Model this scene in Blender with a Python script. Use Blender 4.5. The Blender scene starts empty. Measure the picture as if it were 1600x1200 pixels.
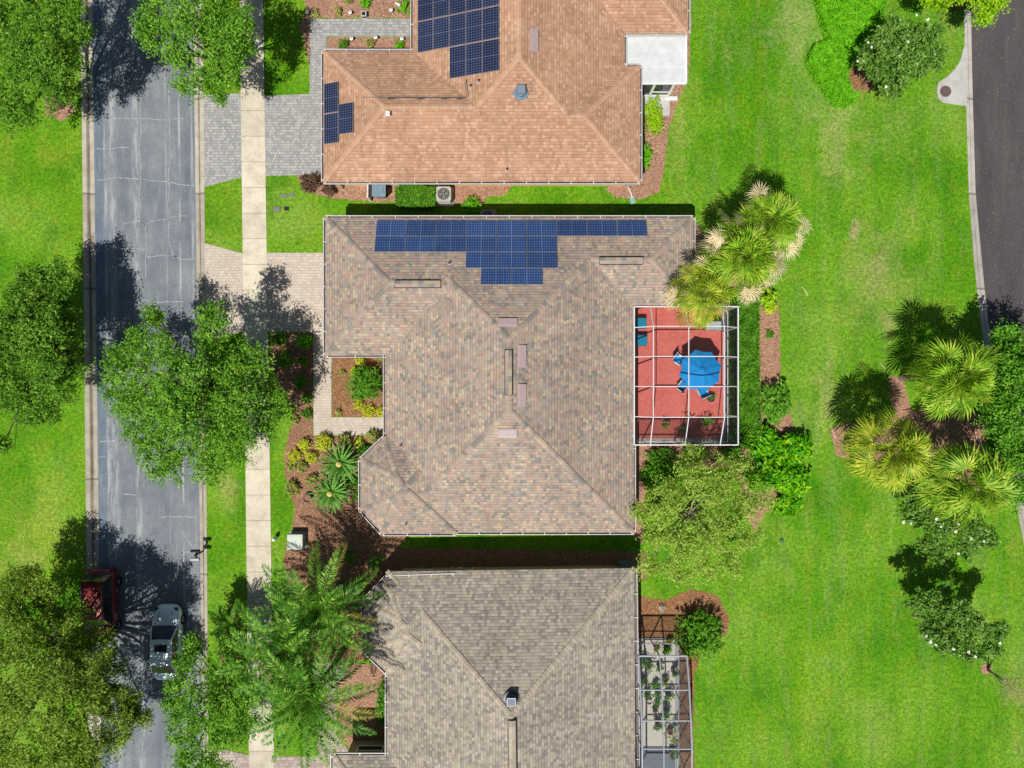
import bpy, math, random
import numpy as np
from mathutils import Vector, Matrix
PI = math.pi
R = math.radians
C = bpy.context.scene.collection

# ------------------------------------------------------------------ camera, sky, sun
H = 46.0                 # height of the drone above the lawn (m)
PPM = 24.0               # photo pixels per metre at ground level
cam_d = bpy.data.cameras.new('camera')
cam = bpy.data.objects.new('camera', cam_d); C.objects.link(cam)
cam.location = (0, 0, H); cam.rotation_euler = (0, 0, 0)
cam_d.sensor_width = 36.0
cam_d.lens = 36.0 * H / (1600.0 / PPM)
cam_d.clip_end = 2000
bpy.context.scene.camera = cam
SUN_DIR = Vector((-0.25, -0.50, 1.0)).normalized()      # towards the sun
elev = math.asin(SUN_DIR.z)
w = bpy.data.worlds.new('World'); bpy.context.scene.world = w; w.use_nodes = True
nt = w.node_tree
sky = nt.nodes.new('ShaderNodeTexSky'); sky.sky_type = 'NISHITA'; sky.sun_disc = False
sky.sun_elevation = elev; sky.sun_rotation = math.atan2(SUN_DIR.x, SUN_DIR.y)
nt.links.new(sky.outputs[0], nt.nodes['Background'].inputs[0])
nt.nodes['Background'].inputs[1].default_value = 0.05
sd = bpy.data.lights.new('sun', 'SUN'); sd.energy = 5.0; sd.angle = R(0.55); sd.color = (1.0, 0.965, 0.90)
sun = bpy.data.objects.new('sun', sd); C.objects.link(sun)
sun.rotation_euler = SUN_DIR.to_track_quat('Z', 'Y').to_euler()
sun.location = (-20, -40, 80)
vs = bpy.context.scene.view_settings
vs.view_transform = 'Standard'; vs.look = 'None'; vs.exposure = 0.0; vs.gamma = 1.0; vs.use_curve_mapping = False
bpy.context.scene.cycles.max_bounces = 6
bpy.context.scene.cycles.transparent_max_bounces = 24

# ------------------------------------------------------------------ helpers
def P(u, v, z=0.0):
    k = (H - z) / (PPM * H)
    return Vector(((u - 800) * k, (600 - v) * k, z))

def PX(u, z=0.0): return (u - 800) * (H - z) / (PPM * H)
def PY(v, z=0.0): return (600 - v) * (H - z) / (PPM * H)

def tag(o, label=None, cat=None, group=None, kind=None):
    if label: o['label'] = label
    if cat: o['category'] = cat
    if group: o['group'] = group
    if kind: o['kind'] = kind
    return o

ORG = {}
def thing(name, label, cat, loc=(0, 0, 0), rz=0, group=None):
    o = bpy.data.objects.new(name, None); C.objects.link(o)
    o.empty_display_size = 0.3
    o.location = loc; o.rotation_euler = (0, 0, rz)
    ORG[o.name] = (0, 0, 0) if rz else tuple(loc)
    return tag(o, label, cat, group)

def part(name, mb, mats, parent=None, org=None, smooth=False, local=False):
    """link the builder's mesh as one object; verts are world unless local"""
    return mb.build(name, mats, parent, org, smooth, local)

class MB:
    def __init__(s):
        s.v = []; s.f = []; s.m = []; s.uv = []
    def poly(s, pts, m=0, uv=None):
        b = len(s.v); s.v += [tuple(p) for p in pts]
        s.f.append(list(range(b, b + len(pts)))); s.m.append(m)
        s.uv.append(uv)
    def mesh(s, pts, faces, m=0):
        b = len(s.v); s.v += [tuple(p) for p in pts]
        for f in faces:
            s.f.append([b + i for i in f]); s.m.append(m); s.uv.append(None)
    def box(s, c, d, rz=0, m=0, rot=None):
        M = rot if rot is not None else Matrix.Rotation(rz, 3, 'Z')
        pts = []
        for z in (-.5, .5):
            for (x, y) in ((-.5, -.5), (.5, -.5), (.5, .5), (-.5, .5)):
                pts.append(Vector(c) + M @ Vector((x * d[0], y * d[1], z * d[2])))
        s.mesh(pts, [(3, 2, 1, 0), (4, 5, 6, 7), (0, 1, 5, 4), (1, 2, 6, 5), (2, 3, 7, 6), (3, 0, 4, 7)], m)
    def bar(s, a, b, w=.05, h=.05, m=0, up=(0, 0, 1)):
        a = Vector(a); b = Vector(b); d = b - a; L = d.length
        if L < 1e-6: return
        d.normalize(); up = Vector(up)
        if abs(d.dot(up)) > .98: up = Vector((1, 0, 0))
        x = d.cross(up).normalized(); z = x.cross(d).normalized()
        M = Matrix((x, d, z)).transposed()
        s.box((a + b) / 2, (w, L, h), m=m, rot=M)
    def tube(s, path, rad, n=8, m=0, caps=True):
        path = [Vector(p) for p in path]
        if not hasattr(rad, '__len__'): rad = [rad] * len(path)
        base = len(s.v); k = len(path)
        for i, p in enumerate(path):
            d = (path[min(i + 1, k - 1)] - path[max(i - 1, 0)]).normalized()
            up = Vector((0, 0, 1)) if abs(d.z) < .9 else Vector((1, 0, 0))
            x = d.cross(up).normalized(); y = d.cross(x).normalized()
            for j in range(n):
                a = 2 * PI * j / n
                s.v.append(tuple(p + (x * math.cos(a) + y * math.sin(a)) * rad[i]))
        for i in range(k - 1):
            for j in range(n):
                s.f.append([base + i * n + j, base + i * n + (j + 1) % n, base + (i + 1) * n + (j + 1) % n, base + (i + 1) * n + j])
                s.m.append(m); s.uv.append(None)
        if caps:
            s.f.append([base + j for j in range(n)]); s.m.append(m); s.uv.append(None)
            s.f.append([base + (k - 1) * n + j for j in reversed(range(n))]); s.m.append(m); s.uv.append(None)
    def cyl(s, c, r, h, n=16, m=0, r2=None):
        c = Vector(c); s.tube([c, c + Vector((0, 0, h))], [r, r if r2 is None else r2], n, m)
    def lathe(s, c, prof, n=20, m=0):
        c = Vector(c); b = len(s.v)
        for (r, z) in prof:
            for j in range(n):
                a = 2 * PI * j / n
                s.v.append((c.x + r * math.cos(a), c.y + r * math.sin(a), c.z + z))
        for i in range(len(prof) - 1):
            for j in range(n):
                s.f.append([b + i * n + j, b + i * n + (j + 1) % n, b + (i + 1) * n + (j + 1) % n, b + (i + 1) * n + j])
                s.m.append(m); s.uv.append(None)
    def prism(s, pts, z0, z1, m=0, mt=None, bottom=True):
        n = len(pts)
        s.poly([(p[0], p[1], z1) for p in pts], m if mt is None else mt)
        if bottom: s.poly([(p[0], p[1], z0) for p in reversed(pts)], m)
        for i in range(n):
            a = pts[i]; b = pts[(i + 1) % n]
            s.poly([(a[0], a[1], z0), (b[0], b[1], z0), (b[0], b[1], z1), (a[0], a[1], z1)], m)
    def ball(s, c, r, m=0, nu=10, nv=6, sz=1.0):
        prof = [(max(1e-4, r * math.sin(PI * i / nv)), -r * sz * math.cos(PI * i / nv)) for i in range(nv + 1)]
        s.lathe(c, prof, nu, m)
    def build(s, name, mats, parent=None, org=None, smooth=False, local=False):
        me = bpy.data.meshes.new(name)
        if org is None:
            org = (0, 0, 0)
            if parent is not None and not local: org = ORG.get(parent.name, (0, 0, 0))
        vv = [(x - org[0], y - org[1], z - org[2]) for (x, y, z) in s.v]
        me.from_pydata(vv, [], s.f)
        if not isinstance(mats, (list, tuple)): mats = [mats]
        for m in mats: me.materials.append(m)
        if len(mats) > 1: me.polygons.foreach_set('material_index', s.m)
        if any(u is not None for u in s.uv):
            ul = me.uv_layers.new(name='UVMap'); k = 0; flat = []
            for f, u in zip(s.f, s.uv):
                for i in range(len(f)):
                    flat += list(u[i]) if u is not None else [0.0, 0.0]
            ul.data.foreach_set('uv', flat)
        if smooth: me.polygons.foreach_set('use_smooth', [True] * len(me.polygons))
        me.update()
        o = bpy.data.objects.new(name, me); C.objects.link(o)
        if parent is not None:
            o.parent = parent; ORG[o.name] = org
        else: o.location = org; ORG[o.name] = org
        return o

def quads(name, V, mats, parent=None, org=(0, 0, 0), midx=None):
    """V: (N,4,3) world coords -> one mesh of separate quads"""
    V = np.asarray(V, dtype=np.float64)
    n = len(V)
    if parent is not None: org = ORG.get(parent.name, org)
    me = bpy.data.meshes.new(name)
    me.vertices.add(n * 4); me.loops.add(n * 4); me.polygons.add(n)
    me.vertices.foreach_set('co', (V.reshape(-1, 3) - np.array(org)).astype(np.float32).ravel())
    me.loops.foreach_set('vertex_index', np.arange(n * 4, dtype=np.int32))
    me.polygons.foreach_set('loop_start', np.arange(0, n * 4, 4, dtype=np.int32))
    if not isinstance(mats, (list, tuple)): mats = [mats]
    for m in mats: me.materials.append(m)
    if midx is not None: me.polygons.foreach_set('material_index', np.asarray(midx, dtype=np.int32))
    me.update(calc_edges=True)
    o = bpy.data.objects.new(name, me); C.objects.link(o)
    if parent is not None: o.parent = parent
    else: o.location = org
    ORG[o.name] = org
    return o

def copy_tree(o, parent=None):
    c = o.copy(); C.objects.link(c)
    if parent is not None: c.parent = parent
    for ch in list(o.children): copy_tree(ch, c)
    return c

# ------------------------------------------------------------------ materials
def s2l(c):
    c = c / 255.0
    return c / 12.92 if c <= .04045 else ((c + .055) / 1.055) ** 2.4
K = 0.74
def S(r, g, b, k=None):
    k = K if k is None else k
    return (s2l(r) * k, s2l(g) * k, s2l(b) * k, 1.0)

class NB:
    def __init__(s, name):
        s.mat = bpy.data.materials.new(name); s.mat.use_nodes = True
        s.nt = s.mat.node_tree; s.b = s.nt.nodes['Principled BSDF']
        s.out = s.nt.nodes['Material Output']
    def n(s, t, ins=None, **kw):
        d = s.nt.nodes.new(t)
        for k, v in kw.items(): setattr(d, k, v)
        for k, v in (ins or {}).items(): s.set(d, k, v)
        return d
    def set(s, d, k, v):
        i = d.inputs[k]
        if isinstance(v, bpy.types.NodeSocket): s.nt.links.new(v, i)
        elif isinstance(v, bpy.types.Node): s.nt.links.new(v.outputs[0], i)
        else: i.default_value = v
    def math(s, op, a, b=0.0, c=0.0):
        return s.n('ShaderNodeMath', {0: a, 1: b, 2: c}, operation=op).outputs[0]
    def mix(s, f, a, b, bt='MIX'):
        d = s.nt.nodes.new('ShaderNodeMix'); d.data_type = 'RGBA'; d.blend_type = bt
        s.set(d, 0, f); s.set(d, 6, a); s.set(d, 7, b)
        return d.outputs[2]
    def ramp(s, f, stops, interp='LINEAR'):
        d = s.nt.nodes.new('ShaderNodeValToRGB'); d.color_ramp.interpolation = interp
        e = d.color_ramp.elements
        while len(e) < len(stops): e.new(.5)
        for i, (p, c) in enumerate(stops):
            e[i].position = p; e[i].color = c if len(c) == 4 else (*c, 1)
        s.set(d, 0, f); return d.outputs[0]
    def noise(s, vec, scale, detail=2, rough=.5, dims='3D'):
        d = s.n('ShaderNodeTexNoise', {'Scale': scale, 'Detail': detail, 'Roughness': rough}, noise_dimensions=dims)
        s.set(d, 'Vector', vec); return d.outputs[0]
    def obj(s): return s.n('ShaderNodeTexCoord').outputs['Object']
    def pos(s): return s.n('ShaderNodeNewGeometry').outputs['Position']
    def uv(s): return s.n('ShaderNodeTexCoord').outputs['UV']
    def vscale(s, vec, sc):
        return s.n('ShaderNodeVectorMath', {0: vec, 1: sc}, operation='MULTIPLY').outputs[0]
    def sep(s, vec): return s.n('ShaderNodeSeparateXYZ', {0: vec}).outputs
    def comb(s, x, y, z=0.0): return s.n('ShaderNodeCombineXYZ', {0: x, 1: y, 2: z}).outputs[0]
    def wn(s, vec): return s.n('ShaderNodeTexWhiteNoise', {'Vector': vec}, noise_dimensions='3D').outputs
    def mapr(s, v, a, b, c=0.0, d=1.0):
        return s.n('ShaderNodeMapRange', {0: v, 1: a, 2: b, 3: c, 4: d}).outputs[0]
    def fin(s, col, rough=.8, spec=.3, metal=0.0):
        s.set(s.b, 'Base Color', col); s.set(s.b, 'Roughness', rough)
        s.set(s.b, 'Specular IOR Level', spec); s.set(s.b, 'Metallic', metal)
        return s.mat
    def bump(s, h, st=.3, dist=.02):
        d = s.n('ShaderNodeBump', {'Strength': st, 'Distance': dist, 'Height': h})
        s.set(s.b, 'Normal', d.outputs[0])

def plain(name, col, rough=.6, spec=.4, metal=0.0, vary=.12, scale=6):
    b = NB(name); p = b.pos()
    n = b.noise(p, scale, 3)
    f = b.mapr(n, .3, .7, 1 - vary, 1 + vary)
    c = b.n('ShaderNodeVectorMath', {0: col[:3], 1: b.comb(f, f, f)}, operation='MULTIPLY').outputs[0]
    return b.fin(c, rough, spec, metal)

def m_grass():
    b = NB('grass'); p = b.pos(); x, y, z = b.sep(p)
    big = b.noise(p, .16, 3, .55)
    med = b.noise(p, .9, 4, .65)
    fin = b.noise(p, 4.2, 4, .8)
    finer = b.noise(p, 9.0, 2, .8)
    col = b.ramp(big, [(.3, S(80, 140, 8)), (.45, S(98, 156, 16)), (.58, S(120, 168, 38)), (.72, S(138, 172, 66))])
    yel = b.mix(b.mapr(med, .48, .72, 0, .55), col, S(134, 152, 34))
    dkp = b.noise(b.vscale(p, (1, .6, 1)), .55, 3, .6)
    yel = b.mix(b.mapr(dkp, .5, .7, 0, .55), yel, S(54, 122, 12))
    # mower tracks run along the lawn
    wob = b.math('ADD', x, b.math('MULTIPLY', b.noise(b.vscale(p, (.5, .06, 1)), 1.0, 2), 2.2))
    st = b.math('SINE', b.math('MULTIPLY', wob, 4.6))
    lawnmask = b.mapr(x, 9.5, 12.0)
    stf = b.math('MULTIPLY', b.mapr(st, -1, 1, 0, .22), lawnmask)
    c2 = b.mix(stf, yel, S(52, 134, 14))
    strk = b.noise(b.vscale(p, (1.1, .2, 1)), 1.0, 5, .7)
    c2 = b.mix(b.math('MULTIPLY', b.mapr(strk, .5, .76, 0, .5), lawnmask), c2, S(146, 160, 92))
    edgen = b.mapr(b.noise(p, .55, 5, .7), .3, .7, -.75, .75)
    # worn and dry patches where the photograph has them
    def patch(c, u, v, rx, ry, col2, am):
        q = P(u, v)
        dx = b.math('DIVIDE', b.math('SUBTRACT', x, q.x), rx); dy = b.math('DIVIDE', b.math('SUBTRACT', y, q.y), ry)
        d = b.math('SQRT', b.math('ADD', b.math('MULTIPLY', dx, dx), b.math('MULTIPLY', dy, dy)))
        d = b.math('ADD', d, edgen)
        f = b.math('MULTIPLY', b.mapr(d, .0, 1.15, 1, 0), am * .6)
        return b.mix(f, c, col2)
    for (u, v, rx, ry, cc, am) in [
        (1375, 440, 2.6, 4.2, S(172, 172, 100), .6), (1335, 362, .32, .62, S(196, 168, 128), .95), (1372, 425, .8, 2.2, S(190, 168, 125), .5),
        (1390, 505, .5, 1.2, S(190, 168, 120), .5), (1290, 110, 3.2, 6.0, S(150, 178, 92), .6), (1235, 40, 1.6, 2.2, S(180, 184, 118), .7),
        (1270, 545, 2.2, 4.5, S(152, 180, 78), .6), (1292, 610, .8, 2.0, S(196, 184, 124), .7), (1300, 760, .7, 3.5, S(150, 178, 90), .6), (1305, 200, 1.2, 4.5, S(176, 176, 110), .7),
        (1400, 200, 3.5, 2.2, S(140, 172, 70), .6), (1060, 200, 1.0, 5.0, S(176, 182, 96), .6), (60, 830, 3.2, 3.4, S(170, 176, 70), .6),
        (90, 240, 2.0, 1.6, S(160, 176, 50), .6), (355, 770, .9, 1.7, S(190, 178, 110), .75), (120, 330, 1.2, 2.2, S(128, 164, 28), .5),
        (15, 240, 1.0, 2.4, S(170, 180, 60), .5), (1265, 1100, 1.4, 5.0, S(140, 176, 20), .7), (1450, 1120, 5.0, 3.0, S(118, 168, 28), .6),
        (350, 330, 1.2, 2.0, S(128, 160, 30), .5), (1590, 870, 1.0, 2.2, S(164, 172, 66), .6), (1590, 1080, 1.6, 1.2, S(170, 160, 100), .8),
        (1150, 1150, 1.5, 3.5, S(118, 170, 10), .7), (1345, 135, 1.2, .9, S(172, 140, 88), .9), (30, 870, 2.2, 1.2, S(170, 176, 90), .7)]:
        c2 = patch(c2, u, v, rx, ry, cc, am)
    f = b.math('MULTIPLY', b.mapr(fin, .28, .72, .45, 1.55), b.mapr(finer, .28, .72, .55, 1.45))
    sp = b.mapr(b.noise(p, 5.0, 2, .5), .66, .74, 0, .7)
    c3 = b.n('ShaderNodeVectorMath', {0: c2, 1: b.comb(f, f, f)}, operation='MULTIPLY').outputs[0]
    c3 = b.mix(b.math('MULTIPLY', sp, b.mapr(finer, .5, .6)), c3, S(176, 186, 110))
    b.bump(fin, .5, .08)
    return b.fin(c3, .85, .15)

def m_asphalt_old():
    b = NB('weathered_asphalt'); p = b.pos(); x, y, z = b.sep(p)
    xx = b.math('SUBTRACT', x, b.math('MULTIPLY', y, -.0118))
    big = b.noise(p, .5, 4, .6)
    col = b.ramp(big, [(.3, S(120, 127, 136)), (.55, S(136, 142, 149)), (.75, S(154, 158, 162))])
    sl = PX(150); 
    blue = b.math('MULTIPLY', b.mapr(xx, PX(165), PX(167), 1, 0), .6)
    col = b.mix(blue, col, S(104, 126, 144))
    streak = b.noise(b.vscale(p, (2.4, .5, 1)), 1.0, 5, .7)
    col = b.mix(b.mapr(streak, .5, .75, 0, .5), col, S(168, 172, 176))
    dk = b.noise(b.vscale(p, (1.2, .16, 1)), 1.0, 4, .6)
    col = b.mix(b.mapr(dk, .52, .72, 0, .45), col, S(92, 100, 112))
    def line(c, u, wdt, am, sc):
        d = b.math('ABSOLUTE', b.math('SUBTRACT', xx, PX(u)))
        nn = b.noise(b.vscale(p, (2.5, .35, 1)), sc, 3, .7)
        f = b.math('MULTIPLY', b.mapr(d, wdt * .3, wdt, 1, 0), b.mapr(nn, .42, .62, 0, am))
        return b.mix(f, c, S(190, 192, 192))
    for a in ((167, .16, .9, 1.0), (178, .32, .7, 1.6), (214, .28, .75, 1.3), (283, .10, .9, .8), (148, .14, .8, 1.1), (303, .1, .7, 1.0), (262, .06, .5, 1.0)):
        col = line(col, *a)
    f = b.mapr(b.noise(p, 6, 4, .8), .25, .75, .82, 1.18)
    c = b.n('ShaderNodeVectorMath', {0: col, 1: b.comb(f, f, f)}, operation='MULTIPLY').outputs[0]
    b.bump(b.noise(p, 40, 2), .2, .01)
    return b.fin(c, .85, .25)

def m_asphalt_new():
    b = NB('dark_asphalt'); p = b.pos()
    big = b.noise(b.vscale(p, (1, .25, 1)), .6, 4, .6)
    col = b.ramp(big, [(.3, S(78, 74, 76)), (.6, S(92, 87, 88)), (.8, S(104, 98, 98))])
    f = b.mapr(b.noise(p, 12, 3, .8), .25, .75, .72, 1.28)
    c = b.n('ShaderNodeVectorMath', {0: col, 1: b.comb(f, f, f)}, operation='MULTIPLY').outputs[0]
    c = b.mix(b.mapr(b.noise(b.vscale(p, (1.2, .12, 1)), 1.0, 4, .7), .5, .72, 0, .4), c, S(122, 114, 108))
    c = b.mix(b.mapr(b.noise(p, .9, 4, .7), .56, .7, 0, .35), c, S(62, 59, 62))
    sp = b.mapr(b.noise(p, 9, 0), .74, .78, 0, .6)
    c = b.mix(sp, c, S(150, 145, 140))
    return b.fin(c, .85, .25)

def m_conc(name, base, stain, joint=0.0, off=0.0, line=None):
    b = NB(name); p = b.pos(); x, y, z = b.sep(p)
    n1 = b.noise(p, 1.1, 4, .65); n2 = b.noise(p, 9, 3, .7)
    c = b.mix(b.mapr(n1, .42, .7, 0, .75), base, stain)
    f = b.mapr(n2, .25, .75, .86, 1.14)
    if joint:
        t = b.math('DIVIDE', b.math('ADD', y, off), joint)
        cell = b.math('FLOOR', t); fr = b.math('FRACT', t)
        tone = b.mapr(b.wn(b.comb(cell, 3.1, 0))[0], 0, 1, .86, 1.08)
        f = b.math('MULTIPLY', f, tone)
        jl = b.math('MULTIPLY', b.mapr(b.math('ABSOLUTE', b.math('SUBTRACT', fr, .5)), .484, .494, 0, .6), 1.0)
    c = b.n('ShaderNodeVectorMath', {0: c, 1: b.comb(f, f, f)}, operation='MULTIPLY').outputs[0]
    if joint: c = b.mix(jl, c, S(95, 85, 72))
    if line:     # dirt that gathers in the flow line: u of the UV map runs across the kerb
        u, v, _ = b.sep(b.uv())
        d = b.math('ABSOLUTE', b.math('SUBTRACT', u, line[0]))
        nn = b.noise(b.vscale(p, (1, .3, 1)), 1.5, 3)
        c = b.mix(b.math('MULTIPLY', b.mapr(d, line[1] * .4, line[1], 1, 0), b.mapr(nn, .3, .6, .35, line[2])), c, S(88, 74, 58))
    return b.fin(c, .85, .25)

def m_paver(name, cols, w=.18, h=.18, mortar=S(110, 100, 90), mw=.12, stain=None):
    b = NB(name); p = b.pos(); x, y, z = b.sep(p)
    row = b.math('FLOOR', b.math('DIVIDE', y, h))
    xo = b.math('ADD', b.math('DIVIDE', x, w), b.math('MULTIPLY', b.math('MODULO', row, 2.0), .5))
    cell = b.math('FLOOR', xo)
    r = b.wn(b.comb(cell, row, 1.7))[0]
    st = [(i / len(cols), c) for i, c in enumerate(cols)]
    c = b.ramp(r, st, 'CONSTANT')
    n1 = b.noise(p, .8, 4, .65)
    if stain: c = b.mix(b.mapr(n1, .45, .7, 0, .6), c, stain)
    fx = b.math('ABSOLUTE', b.math('SUBTRACT', b.math('FRACT', xo), .5))
    fy = b.math('ABSOLUTE', b.math('SUBTRACT', b.math('FRACT', b.math('DIVIDE', y, h)), .5))
    e = b.math('MAXIMUM', fx, fy)
    c = b.mix(b.mapr(e, .5 - mw, .5, 0, .75), c, mortar)
    f = b.mapr(b.noise(p, 14, 3, .7), .25, .75, .88, 1.12)
    c = b.n('ShaderNodeVectorMath', {0: c, 1: b.comb(f, f, f)}, operation='MULTIPLY').outputs[0]
    return b.fin(c, .85, .25)

def m_mulch(name, c1, c2, c3):
    b = NB(name); p = b.pos()
    v = b.n('ShaderNodeTexVoronoi', {'Scale': 14.0, 'Randomness': 1.0}); b.set(v, 'Vector', b.vscale(p, (1, 1.7, 1)))
    r = b.sep(v.outputs['Color'])[0]
    c = b.ramp(r, [(0, S(84, 56, 42)), (.16, c1), (.5, c2), (.8, c3), (.93, S(214, 180, 150))], 'CONSTANT')
    n = b.noise(p, .7, 3)
    c = b.mix(b.mapr(n, .4, .7, .1, .5), c, c1); c = b.mix(.3, c, c2)
    f = b.mapr(b.noise(p, 18, 3, .8), .25, .75, .6, 1.4)
    c = b.n('ShaderNodeVectorMath', {0: c, 1: b.comb(f, f, f)}, operation='MULTIPLY').outputs[0]
    b.bump(r, .5, .04)
    return b.fin(c, .9, .1)

def m_shingle(name, cols, tone2, rowh=.185, tabw=.19):
    b = NB(name); u, v, _ = b.sep(b.uv())
    tv = b.math('DIVIDE', v, rowh); row = b.math('FLOOR', tv)
    ro = b.math('MULTIPLY', b.wn(b.comb(row, 7.3, 0))[0], 5.0)
    tu = b.math('ADD', b.math('DIVIDE', u, tabw), ro); cell = b.math('FLOOR', tu)
    r = b.wn(b.comb(cell, row, 2.2))
    c = b.ramp(r[0], [(i / len(cols), q) for i, q in enumerate(cols)], 'CONSTANT')
    r2 = b.wn(b.comb(b.math('FLOOR', b.math('MULTIPLY', tu, .5)), row, 9.1))[0]
    c = b.mix(b.mapr(r2, .75, 1, 0, .4), c, tone2)
    n = b.noise(b.pos(), .35, 4, .6)
    f = b.math('MULTIPLY', b.mapr(n, .3, .7, .86, 1.10), b.mapr(b.noise(b.pos(), 1.7, 4, .7), .3, .7, .93, 1.06))
    g = b.mapr(b.noise(b.pos(), 20, 2, .8), .3, .7, .88, 1.12)
    stk = b.noise(b.comb(b.math('MULTIPLY', u, 1.6), b.math('MULTIPLY', v, .25), 0.0), 1.0, 4, .65)
    g = b.math('MULTIPLY', g, b.mapr(stk, .5, .75, 1.0, .84))
    f = b.math('MULTIPLY', f, g)
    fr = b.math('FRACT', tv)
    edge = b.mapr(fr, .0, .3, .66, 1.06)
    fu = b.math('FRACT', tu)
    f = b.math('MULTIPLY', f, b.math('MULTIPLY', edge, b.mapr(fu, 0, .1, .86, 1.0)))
    c = b.n('ShaderNodeVectorMath', {0: c, 1: b.comb(f, f, f)}, operation='MULTIPLY').outputs[0]
    b.bump(b.math('ADD', r[0], b.math('MULTIPLY', fr, -1.5)), .35, .02)
    return b.fin(c, .9, .15)

def m_cap(name, cols):
    b = NB(name); g = b.n('ShaderNodeNewGeometry').outputs['Random Per Island']
    c = b.ramp(g, [(i / len(cols), q) for i, q in enumerate(cols)], 'CONSTANT')
    f = b.mapr(b.noise(b.pos(), 20, 2, .8), .3, .7, .9, 1.1)
    c = b.n('ShaderNodeVectorMath', {0: c, 1: b.comb(f, f, f)}, operation='MULTIPLY').outputs[0]
    return b.fin(c, .9, .15)

def m_leaf(name, c1, c2, c3, trans=.24, clump=.9, rough=.55):
    b = NB(name); geo = b.n('ShaderNodeNewGeometry')
    r = geo.outputs['Random Per Island']; p = geo.outputs['Position']
    n = b.noise(p, clump, 3, .6)
    n3 = b.noise(p, clump * 3.4, 2, .6)
    t = b.math('ADD', b.math('MULTIPLY', r, .38), b.math('ADD', b.mapr(n, .3, .7, 0, .34), b.mapr(n3, .32, .68, -.06, .34)))
    c = b.ramp(t, [(.1, c1), (.5, c2), (.95, c3)])
    b.fin(c, max(rough, .5), .2)
    tr = b.n('ShaderNodeBsdfTranslucent', {'Color': b.mix(.5, c, (c2[0] * 1.5, c2[1] * 1.5, c2[2] * .5, 1))})
    ms = b.n('ShaderNodeMixShader', {0: trans, 1: b.b.outputs[0], 2: tr.outputs[0]})
    b.nt.links.new(ms.outputs[0], b.out.inputs[0])
    return b.mat

def m_solar(name, base, line, frame, nx, ny):
    b = NB(name); u, v, _ = b.sep(b.uv())
    def grid(t, n, wd):
        fr = b.math('ABSOLUTE', b.math('SUBTRACT', b.math('FRACT', b.math('MULTIPLY', t, n)), .5))
        return b.mapr(fr, .5 - wd, .5 - wd * .5)
    g = b.math('MAXIMUM', b.math('MULTIPLY', grid(u, nx, .10), .55), b.math('MULTIPLY', grid(v, ny, .10), .55))
    mid = b.mapr(b.math('ABSOLUTE', b.math('SUBTRACT', u, .5)), .006, .012, 1, 0)
    g = b.math('MAXIMUM', g, b.math('MULTIPLY', mid, .9))
    du = b.math('ABSOLUTE', b.math('SUBTRACT', u, .5)); dv = b.math('ABSOLUTE', b.math('SUBTRACT', v, .5))
    fr = b.math('MAXIMUM', b.math('MULTIPLY', b.math('GREATER_THAN', du, .49), .8), b.math('MULTIPLY', b.math('GREATER_THAN', dv, .482), .8))
    rr = b.wn(b.comb(b.math('FLOOR', b.math('MULTIPLY', u, nx)), b.math('FLOOR', b.math('MULTIPLY', v, ny)), 1))[0]
    c = b.mix(b.mapr(rr, 0, 1, 0, .5), base, (base[0] * 1.7, base[1] * 1.6, base[2] * 1.5, 1))
    c = b.mix(g, c, line); c = b.mix(fr, c, frame)
    rr2 = b.mapr(b.n('ShaderNodeObjectInfo').outputs['Random'], 0, 1, .86, 1.16)
    dust = b.math('MULTIPLY', rr2, b.mapr(b.noise(b.pos(), .8, 4, .6), .3, .7, .9, 1.15))
    c = b.n('ShaderNodeVectorMath', {0: c, 1: b.comb(dust, dust, dust)}, operation='MULTIPLY').outputs[0]
    return b.fin(c, .22, .5)

def m_screen(name, op, col=S(40, 44, 46)):
    b = NB(name); b.fin(col, .8, .1)
    t = b.n('ShaderNodeBsdfTransparent')
    ms = b.n('ShaderNodeMixShader', {0: op, 1: t.outputs[0], 2: b.b.outputs[0]})
    b.nt.links.new(ms.outputs[0], b.out.inputs[0])
    return b.mat

def m_glass(name, col, rough=.06):
    b = NB(name); f = b.mapr(b.noise(b.pos(), 2.0, 2), .3, .7, .8, 1.2)
    c = b.n('ShaderNodeVectorMath', {0: col[:3], 1: b.comb(f, f, f)}, operation='MULTIPLY').outputs[0]
    return b.fin(c, rough, .8)

M = {}
M['grass'] = m_grass()
M['asph'] = m_asphalt_old(); M['asph2'] = m_asphalt_new()
M['walk'] = m_conc('sidewalk_concrete', S(234, 224, 202), S(198, 184, 158), joint=1.667, off=.55)
M['kerb'] = m_conc('kerb_concrete', S(204, 196, 180), S(168, 154, 132), joint=6.2, line=(.55, .12, .8))
M['kerb2'] = m_conc('new_kerb_concrete', S(196, 190, 180), S(168, 158, 148), joint=6.2, line=(.5, .08, .3))
M['apron'] = m_conc('drain_concrete', S(206, 204, 198), S(176, 172, 166))
M['paver_t'] = m_paver('tan_pavers', [S(228, 214, 198), S(222, 208, 192), S(234, 222, 208), S(216, 202, 186)], mortar=S(176, 158, 144), stain=S(206, 192, 174), mw=.2)
M['paver_g'] = m_paver('grey_pavers', [S(190, 188, 184), S(178, 177, 174), S(200, 199, 194), S(168, 168, 166)], mortar=S(118, 118, 120), stain=S(182, 182, 180), mw=.16)
M['paver_p'] = m_paver('pink_pavers', [S(206, 190, 178), S(190, 174, 166), S(214, 198, 188), S(182, 166, 158)], mortar=S(140, 120, 112), stain=S(176, 160, 150), mw=.16)
M['paver_r'] = m_paver('red_patio_tiles', [S(220, 116, 106), S(214, 108, 98), S(228, 124, 112), S(222, 116, 106)], w=.12, h=.12, mortar=S(206, 100, 92), stain=S(232, 136, 122), mw=.1)
M['mulch'] = m_mulch('bark_mulch', S(128, 94, 74, .85), S(166, 124, 98, .85), S(198, 158, 128, .85))
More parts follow.
